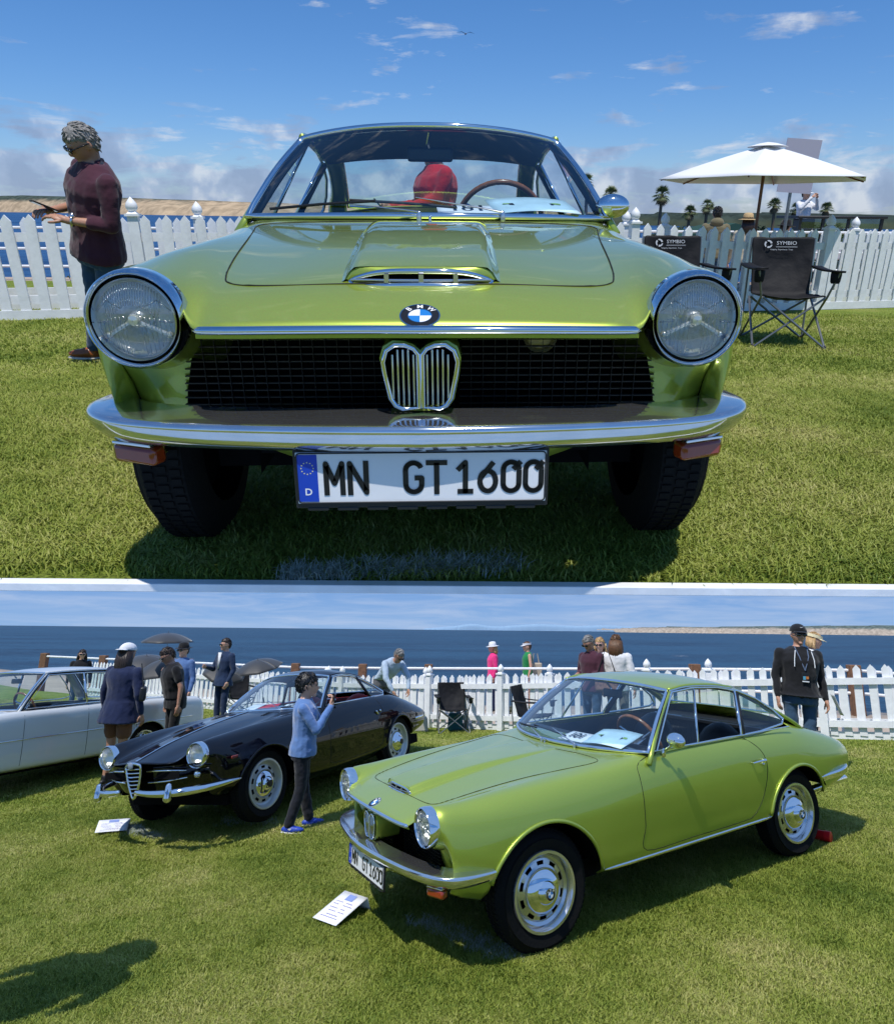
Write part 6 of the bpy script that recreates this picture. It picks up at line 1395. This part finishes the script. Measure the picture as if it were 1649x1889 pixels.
# dark hedge line under the palms
def shrub(label, c, r, n, m, seed, name='shrub', leaf=.25, cat='shrub', group=None):
    rd = np.random.default_rng(seed); root = thing(name, label, cat, c, group=group); mb = MB()
    d = rd.normal(0, 1, (n, 3)); d /= np.linalg.norm(d, axis=1)[:, None]; rr = rd.uniform(.55, 1, n) ** .5 * (1 + .18 * np.sin(d[:, 0] * 6 + seed) * np.cos(d[:, 2] * 5)); P = d * rr[:, None] * np.array(r); P[:, 2] = np.abs(P[:, 2])
    for p in P:
        a = Vector(rd.normal(0, 1, 3)).normalized(); b = a.orthogonal().normalized(); a2 = a.cross(b); s_ = leaf * rd.uniform(.5, 1); p = Vector(p); mb.add([p - a2 * s_, p + b * s_ * .4, p + a2 * s_, p - b * s_ * .4], [(0, 1, 2, 3)])
    mb.build('foliage', m, root, smooth=False); mb = MB(); mb.tube([(0, 0, -.3), (0, 0, r[2] * .6)], .03 * r[2] + .02, 6); mb.build('stem', TRUNK, root)
LEAFD = mat('hedge_leaf', (.035, .055, .022), .7, var=.4, vscale=2)
for i, (x, y, rx_, rz_) in enumerate(((15, 78, 4, 1.6), (22.5, 76, 4.5, 1.5), (30, 80, 5, 1.8), (38, 78, 5, 1.9))):
    shrub(['dark tree mass on the skyline behind the door mirror', 'dark tree mass on the skyline left of the hooded man', 'dark tree mass on the skyline behind the straw hat', 'dark tree mass on the skyline at the utility vehicle'][i], (x, y, -3.2), (rx_, 2, rz_ + 1.2), 2600, LEAFD, 40 + i, name='tree', cat='tree', leaf=.35)
LEAFS = mat('coastal_leaf', (.07, .085, .035), .7, var=.4, vscale=3)
for i, x in enumerate((-6.2, -5.0, -3.7, -2.2)):
    shrub('coastal bush low behind the upper fence, %s' % ['at the far left edge', 'left of the plum shirted man', 'behind the plum shirted man', 'right of the plum shirt'][i], (x, 11.9, -.42), (.75, .35, .42), 900, LEAFS, 60 + i, leaf=.05)

# ------------------------------------------------------------------ people on the lower lawn
PLACE[0] = LO
def gB(x, y): return float(zB(x, y))
BLUET = cloth('blue_sweatshirt', (.10, .20, .44), b=.5, sheen=.5); BJ = cloth('black_jeans', (.010, .012, .020), sc=30); SNEAK = mat('blue_trainer', (.02, .06, .42), .5)
pb, ib = person('dark haired boy in a blue sweatshirt photographing the black car with a phone', (-1.50, 6.48, gB(-1.5, 6.48)), 1.68, H=1.275, skin=SKIN1, top=BLUET, bottom=BJ, shoe=(SNEAK, WHITE2), hair=HAIRB, width=1.08, hs=1.22, vox=.010, head_pitch=.06, lean=-.04,
    arms=dict(er=(.22, -.17, 1.14), wr=(.055, -.30, 1.395), el=(-.21, -.16, 1.14), wl=(-.055, -.31, 1.395), dr=(-.35, -.1, .9), dl=(.35, -.1, .9), ur=(.3, -1, 0), ul=(-.3, -1, 0)), hands=((.9, 1), (.9, 1)), legs=dict(ar=(.13, -.10, .085), al=(-.12, .10, .085), fr=(.3, -1, 0), fl=(-.15, -1, 0)))
mb = MB(); mb.ell(ib['hc'] + Vector((0, .016, .020)), (.106, .128, .142), 26, 18, fn=lambda p, d: p * (1 + .03 * math.sin(d.x * 23) * math.sin(d.z * 19)) if d.z > (.12 if d.y < -.45 else (.0 if d.y < -.05 else -.55)) else p * .7); 
for k in range(120):
    d = Vector((random.gauss(0, 1), random.gauss(0, 1), random.gauss(.3, .8))).normalized()
    if d.z < (.10 if d.y < -.4 else -.35): continue
    P_ = Vector((d.x * .106, d.y * .128, d.z * .142)); tg = Vector((random.uniform(-.4, .4), -.5 if d.y < 0 else .2, -1)); tg = (tg - d * tg.dot(d)).normalized(); c_ = ib['hc'] + Vector((0, .016, .020)); mb.tube([c_ + P_ * .98, c_ + P_ * 1.03 + tg * .028, c_ + P_ + tg * .058], [.010, .008, .002], 4)
mb.build('fringe', HAIRB, pb, angle=180)
for sg in (1, -1):
    mb = MB(); mb.add([Vector((sg * (.105 + .052), -.02 + a, .05 + b)) if False else Vector((sg * .0 + (.13 if sg > 0 else -.12) + sg * .049, (-.14 if sg > 0 else .06) + a, .058 + b)) for a, b in ((.04, .0), (.02, -.012), (-.03, -.004), (-.075, .014), (-.02, .004), (.025, .012))], [(0, 1, 2, 3, 4, 5)]); mb.build('shoe_emblem', WHITE2, pb, smooth=False)
phone(LO, 'small phone held up in front of the boy', pb.matrix_world @ Vector((0, -.345, 1.49)), Matrix.Rotation(1.68, 3, 'Z') @ Matrix.Rotation(1.57, 3, 'Y'), .8)
HOOD = cloth('black_zip_jacket', (.010, .010, .012))
pc, ic = person('man in a black cap, sunglasses and black zip jacket with a lanyard', (3.58, 7.9, gB(3.58, 7.9)), -.05, H=1.57, skin=SKIN2, top=HOOD, bottom=DEN, hair=None, hat=('cap', BLKC, 1), specs=True, width=1.16, head_pitch=.02, jacket_len=.02, vox=.011, lean=.07,
    arms=dict(er=(.27, .03, 1.12), wr=(.28, -.07, .88), el=(-.27, .03, 1.12), wl=(-.28, -.05, .88)))
mb = MB(); mb.tube([(-.075, -.06, 1.475), (-.055, -.150, 1.36), (0, -.175, 1.20)], .006, 5); mb.tube([(.075, -.06, 1.475), (.055, -.150, 1.36), (0, -.175, 1.20)], .006, 5); mb.build('lanyard', mat('lanyard_blue', (.10, .14, .22), .6), pc); mb = MB(); mb.box((0, -.180, 1.12), (.085, .006, .115)); o = mb.build('badge', BLACK, pc, bevel=.004)
mb = MB(); mb.box((-.015, -.185, 1.115), (.03, .002, .04)); mb.build('badge_print', mat('badge_cyan', (.1, .35, .5), .5), o); mb = MB(); mb.box((.02, -.185, 1.12), (.03, .002, .03)); mb.build('badge_print', mat('badge_orange', (.6, .2, .04), .5), o); mb = MB(); mb.box((0, -.185, 1.075), (.08, .002, .012)); mb.build('badge_print', WHITE2, o)
for sg in (1, -1): mb = MB(); mb.tube([(sg * .095, -.135, 1.43), (sg * .115, -.162, 1.33), (sg * .120, -.168, 1.24)], .0055, 5); mb.build('hood_cord', WHITE2, pc)
sheet_thing('paper', 'rolled white programme in the hand of the man in the black cap', 'paper', Matrix.Translation((4.02, 7.86, gB(3.66, 7.9) + .73)) @ Matrix.Rotation(1.2, 4, 'Y'), .24, .08, PAPER)
VJ = cloth('white_running_jacket', (.70, .72, .72))
person('blonde woman in a cream visor and white jacket behind the man in the black cap', (5.10, 10.75, -1.66), 1.25, H=1.66, skin=SKIN1, top=VJ, bottom=BLKC, hair=HAIRY, hair_len=.14, hat=('visor', mat('visor_cream', (.75, .66, .42), .7)), head_pitch=.15, bend=.2, arms=dict(er=(.25, -.05, 1.12), wr=(.20, -.2, .88), el=(-.25, .1, 1.12), wl=(-.22, .12, .88)))
person('woman in a pink jacket and white sun hat walking on the sea path', (.52, 17.9, -2.03), -1.35, H=1.68, top=cloth('pink_jacket', (.72, .035, .20)), bottom=NAVYC, hair=HAIRY, hair_len=.18, hat=('sun', WT, WT), width=.95)
mb_tank = person('woman in green sleeveless top and white visor carrying a canvas bag', (1.40, 17.9, -2.0), -1.35, H=1.68, top=cloth('green_tank', (.01, .20, .06)), bottom=WT, shorts=True, sleeve='none', hair=HAIRBR, hat=('visor', WT), width=.9)
bagm = thing('tote_bag', 'beige canvas tote carried by the woman in the green top', 'bag', (1.62, 17.95, -.98), .2); mb = MB(); mb.box((0, 0, -.02), (.30, .12, .36)); mb.build('bag_body', mat('canvas_beige', (.48, .40, .30), .9, bump=.3), bagm, bevel=.03); mb = MB(); mb.tube([(-.08, 0, .15), (-.06, 0, .38), (.04, 0, .38), (.08, 0, .15)], .012, 6); mb.build('strap', mat('canvas_beige'), bagm)
person('small grey haired man in a plum shirt behind the roof of the green coupe', (1.76, 10.45, gB(1.76, 10.45)), -.9, H=1.56, skin=SKIN2, top=PLUM, bottom=DEN, hair=HAIRG, specs=True, head_pitch=.5, sleeve='rolled', collar=True, arms=dict(er=(.24, -.02, 1.13), wr=(.06, -.27, 1.08), el=(-.26, .02, 1.12), wl=(-.06, -.30, 1.09)), hands=((.9, 1), (.9, 1)))
person('long haired fair man in sunglasses and white shirt behind the grey haired man', (2.38, 13.1, -1.98), -.4, H=1.83, top=WT, hair=HAIRY, hair_len=.22, specs=True)
pw, iw = person('woman with straight brown hair and white top, seen from behind beside the plum shirt', (2.15, 10.5, gB(2.15, 10.5)), 2.7, H=1.54, top=WT, bottom=cloth('taupe_trousers', (.22, .20, .18)), hair=HAIRBR, hair_len=.34, width=1.02)
bg1 = thing('shoulder_bag', 'patterned brown shoulder bag hanging at the side of the brown haired woman', 'bag', (1.94, 10.2, gB(2.1, 10.5) + .88), -.25)
mb = MB(); mb.box((0, 0, 0), (.34, .12, .22)); mb.build('bag_body', mat('bag_brown', (.20, .11, .08), .7, var=.5, vscale=40), bg1, bevel=.03); mb = MB(); mb.tube([(-.14, 0, .10), (0, .05, .52), (.14, 0, .10)], .010, 6); mb.build('strap', BLKC, bg1)
LINEN = cloth('pale_blue_linen', (.38, .47, .58)); YC = cloth('yellow_cloth', (.62, .72, .02))
pbend, ibd = person('grey haired man in a pale blue linen jacket bending over with a yellow cloth', (-1.62, 12.75, gB(-1.62, 12.75)), .75, H=1.62, skin=SKIN2, top=LINEN, bottom=cloth('grey_trousers', (.12, .12, .13)), hair=HAIRG, specs=True, bend=.85, head_pitch=.1, jacket_len=.0,
    arms=dict(er=(.22, -.52, 1.02), wr=(.16, -.62, .80), el=(-.26, -.48, 1.00), wl=(-.20, -.62, .78)))
t_ = thing('cleaning_cloth', 'bright yellow cleaning cloth in the hand of the bending man', 'cloth', pbend.matrix_world @ Vector((-.14, -.70, .66))); mb = MB(); mb.grid([[((i - 3) * .03 + rng.normal(0, .006), rng.normal(0, .015), -j * .035 + rng.normal(0, .008)) for i in range(7)] for j in range(6)]); o = mb.build('cloth', YC, t_, angle=180); md = o.modifiers.new('t', 'SOLIDIFY'); md.thickness = .012; md = o.modifiers.new('s', 'SUBSURF'); md.levels = 1; md.render_levels = 1
for nm, lab, loc, c, sz in (('bag', 'pale canvas bag with yellow cloths at the foot of the fence post', (-.95, 12.9), (.48, .46, .40), (.34, .22, .26)), ('cool_box', 'white plastic box standing against the fence behind the canvas bag', (-1.25, 13.15), (.72, .73, .74), (.40, .3, .34)), ('backpack', 'teal backpack lying under the camp chair by the fence', (-.30, 13.05), (.01, .10, .12), (.28, .22, .30))):
    r_ = thing(nm, lab, nm.replace('_', ' '), (loc[0], loc[1], gB(*loc)), random.uniform(-.3, .3)); mb = MB(); mb.box((0, 0, sz[2] / 2), sz, taper=.86); o = mb.build('body', mat(nm + '_fabric', c, .8, bump=.4, bscale=20), r_, bevel=.035)
    if nm == 'bag':
        mb = MB(); mb.ell((-.02, -.03, .28), (.13, .08, .04), 12, 8); mb.build('yellow_cloth', YC, r_, angle=180)
    else: mb = MB(); mb.tube([(-.09, 0, sz[2] - .01), (-.07, 0, sz[2] + .05), (.07, 0, sz[2] + .05), (.09, 0, sz[2] - .01)], .010, 6); mb.build('carry_handle', GREYT, r_)
SUIT = cloth('navy_suit', (.014, .030, .075), b=.3)
ps, is_ = person('man in a navy suit and sunglasses holding a phone, standing behind the black car', (-4.42, 12.6, gB(-4.42, 12.6)), -.55, H=1.50, skin=SKIN1, top=SUIT, bottom=SUIT, hair=HAIRD, specs=True, width=.98, jacket_len=.12, head_yaw=-.3, arms=dict(el=(-.24, -.08, 1.12), wl=(-.16, -.32, 1.18), er=(.26, .02, 1.12), wr=(.24, -.08, .90)))
mb = MB(); mb.add([(-.05, -.135, 1.46), (.05, -.135, 1.46), (.012, -.150, 1.14), (-.012, -.150, 1.14)], [(0, 1, 2, 3)]); o = mb.build('shirt_front', WT, ps); md = o.modifiers.new('t', 'SOLIDIFY'); md.thickness = .008
person('man in a black t-shirt and cap-less dark hair leaning forward beside the white sedan', (-4.03, 9.7, gB(-4.03, 9.7)), -.9, H=1.52, skin=SKIN2, top=BLKC, bottom=BLKC, hair=HAIRD, specs=True, sleeve='short', bend=.22, head_pitch=.45, width=1.18)
phn, ihn = person('person in a black fedora and blue shirt under the open black umbrella', (-4.72, 11.5, gB(-4.72, 11.5)), -.3, H=1.48, skin=SKIN1, top=cloth('blue_shirt', (.08, .15, .32)), hair=HAIRD, hat=('fedora', BLKC, BLKC), specs=True, arms=dict(el=(-.26, -.06, 1.14), wl=(-.22, -.2, 1.22)))
pz, iz = person('long haired woman in a white backwards cap, navy blazer and brown shorts, from behind', (-4.22, 8.6, gB(-4.22, 8.6)), 2.75, H=1.60, skin=SKIN2, top=NAVYC, bottom=cloth('brown_shorts', (.16, .07, .035)), shorts=True, hair=HAIRD, hair_len=.36, hat=('backcap', WT), width=1.22, jacket_len=.16)
hb_ = thing('handbag', 'small black handbag on the shoulder of the woman in the navy blazer', 'bag', (-3.90, 8.45, gB(-4.22, 8.6) + 1.05), .4); mb = MB(); mb.box((0, 0, 0), (.07, .20, .16)); mb.build('bag_body', BLACK, hb_, bevel=.02); mb = MB(); mb.tube([(0, -.07, .07), (-.05, 0, .34), (0, .07, .07)], .007, 6); mb.build('strap', BLACK, hb_)
person('dark haired woman in sunglasses beyond the roof of the white sedan', (-8.20, 14.8, gB(-8.2, 14.8)), .5, H=1.34, top=BLKC, hair=HAIRD, hair_len=.30, specs=True)
UMB = mat('umbrella_black', (.018, .018, .020), .55, sheen=.3)
def brolly(label, loc, R, tilt, rz, h=.75, up=True):
    r_ = thing('umbrella', label, 'umbrella', mat4=Matrix.Translation(loc) @ Matrix.Rotation(rz, 4, 'Z') @ Matrix.Rotation(tilt, 4, 'X')); rows = []; N_ = 8
    for i in range(8):
        t = i / 7; row = []
        for k in range(N_ * 4 + 1):
            a = 2 * math.pi * k / (N_ * 4); sgm = (k % 4) / 4; sc_ = 1 - .08 * math.sin(math.pi * sgm) * t; row.append((R * t * sc_ * math.cos(a), R * t * sc_ * math.sin(a), -.34 * R * t ** 1.9))
        rows.append(row)
    mb = MB(); mb.grid(rows, flip=True); o = mb.build('canopy', UMB, r_, angle=30); md = o.modifiers.new('t', 'SOLIDIFY'); md.thickness = .002
    mb = MB(); mb.tube([(0, 0, .03), (0, 0, -h)], .005, 6); mb.build('shaft', GREYT, r_); mb = MB(); mb.cap((0, 0, -h), (0, 0, -h - .09), .014, .012, 8); mb.build('handle', BLACK, r_)
    for k in range(N_): a = 2 * math.pi * k / N_; mb = MB(); mb.tube([(0, 0, -.02), (R * .98 * math.cos(a), R * .98 * math.sin(a), -.335 * R)], .0025, 4); mb.build('rib', GREYT, r_)
    return r_
brolly('open black umbrella held high over the person in the fedora', (-5.42, 12.45, -.12), .46, .05, .1, h=.95)
brolly('black umbrella held low behind the woman in the navy blazer', (-6.15, 13.3, -.55), .48, .25, .3)
brolly('dull grey umbrella tilted between the blazer and the black t-shirt', (-5.70, 12.9, -.62), .50, .35, -.5)
brolly('black umbrella tilted behind the man in the navy suit, on his right', (-4.14, 13.6, -.62), .46, .30, -.5)
brolly('dark umbrella low on the left side of the navy suit', (-4.85, 13.9, -.78), .42, .45, .6)
ck = thing('wheel_chock', 'red plastic cylinder lying behind the rear wheel of the green car', 'chock', (2.60, 5.56, gB(2.6, 5.56) + .045), -.75); mb = MB(); mb.lathe([(.001, -.085), (.034, -.085), (.036, -.08), (.036, .075), (.034, .082), (.001, .082)], 24, 'x'); mb.build('cylinder', mat('red_plastic', (.50, .008, .012), .3, coat=.3), ck)
mb = MB(); mb.lathe([(.038, .045), (.038, .085), (.030, .088), (.001, .088)], 24, 'x'); mb.build('end_cap', mat('red_plastic_bright', (.65, .015, .02), .3), ck)
for i, (x, w_, h_) in enumerate(((3.0, .5, .35), (3.9, .6, .3), (5.6, .45, .45), (7.1, .6, .4), (1.2, .5, .3), (-2.2, .6, .3))):
    shrub('low bush on the sea side of the path, %s' % ['behind the brown haired woman', 'over the roof of the green coupe', 'behind the visor woman', 'at the right edge', 'behind the green top', 'behind the bending man'][i], (x, fence_y(x) + 3.9, -1.95), (w_, .3, h_), 700, LEAFS, 80 + i, leaf=.05)
# chalk marks on the lower lawn
def chalk(pts, n, sp, lab):
    g_ = []
    for k in range(n): a, b = pts; t = rng.uniform(0, 1); g_.append((lerp(a[0], b[0], t) + rng.normal(0, sp), lerp(a[1], b[1], t) + rng.normal(0, sp), 0))
    g_ = np.array(g_); g_[:, 2] = zB(g_[:, 0], g_[:, 1]) + .004; scatter('chalk_line', g_, bpy.data.objects.get('chalk_tuft') or CT, .5, 1.0, lab)
CT = [o for o in bpy.data.objects if o.name.startswith('chalk_tuft')][0]
chalk(((-3.35, 7.02), (-2.72, 6.52)), 420, .035, 'white chalk smear on the grass behind the left information card'); chalk(((-.30, 4.55), (.25, 4.05)), 200, .04, 'faint chalk line on the shaded grass under the green car'); chalk(((-2.3, 6.95), (-1.8, 6.75)), 120, .05, 'faint chalk patch in the shade of the black car')
# the visitor whose shadow falls on the lower lawn
person('visitor in a broad hat standing just outside the left edge of the lower lawn', (-2.66, 3.60, gB(-2.66, 3.60)), 2.6, H=1.86, top=BLKC, hair=HAIRD, hat=('sun', STRAW, BLKC), width=1.25)

# ------------------------------------------------------------------ place the lower lawn
bpy.context.view_layer.update()
for o in ROOTS_B: o.matrix_world = MB4 @ o.matrix_basis
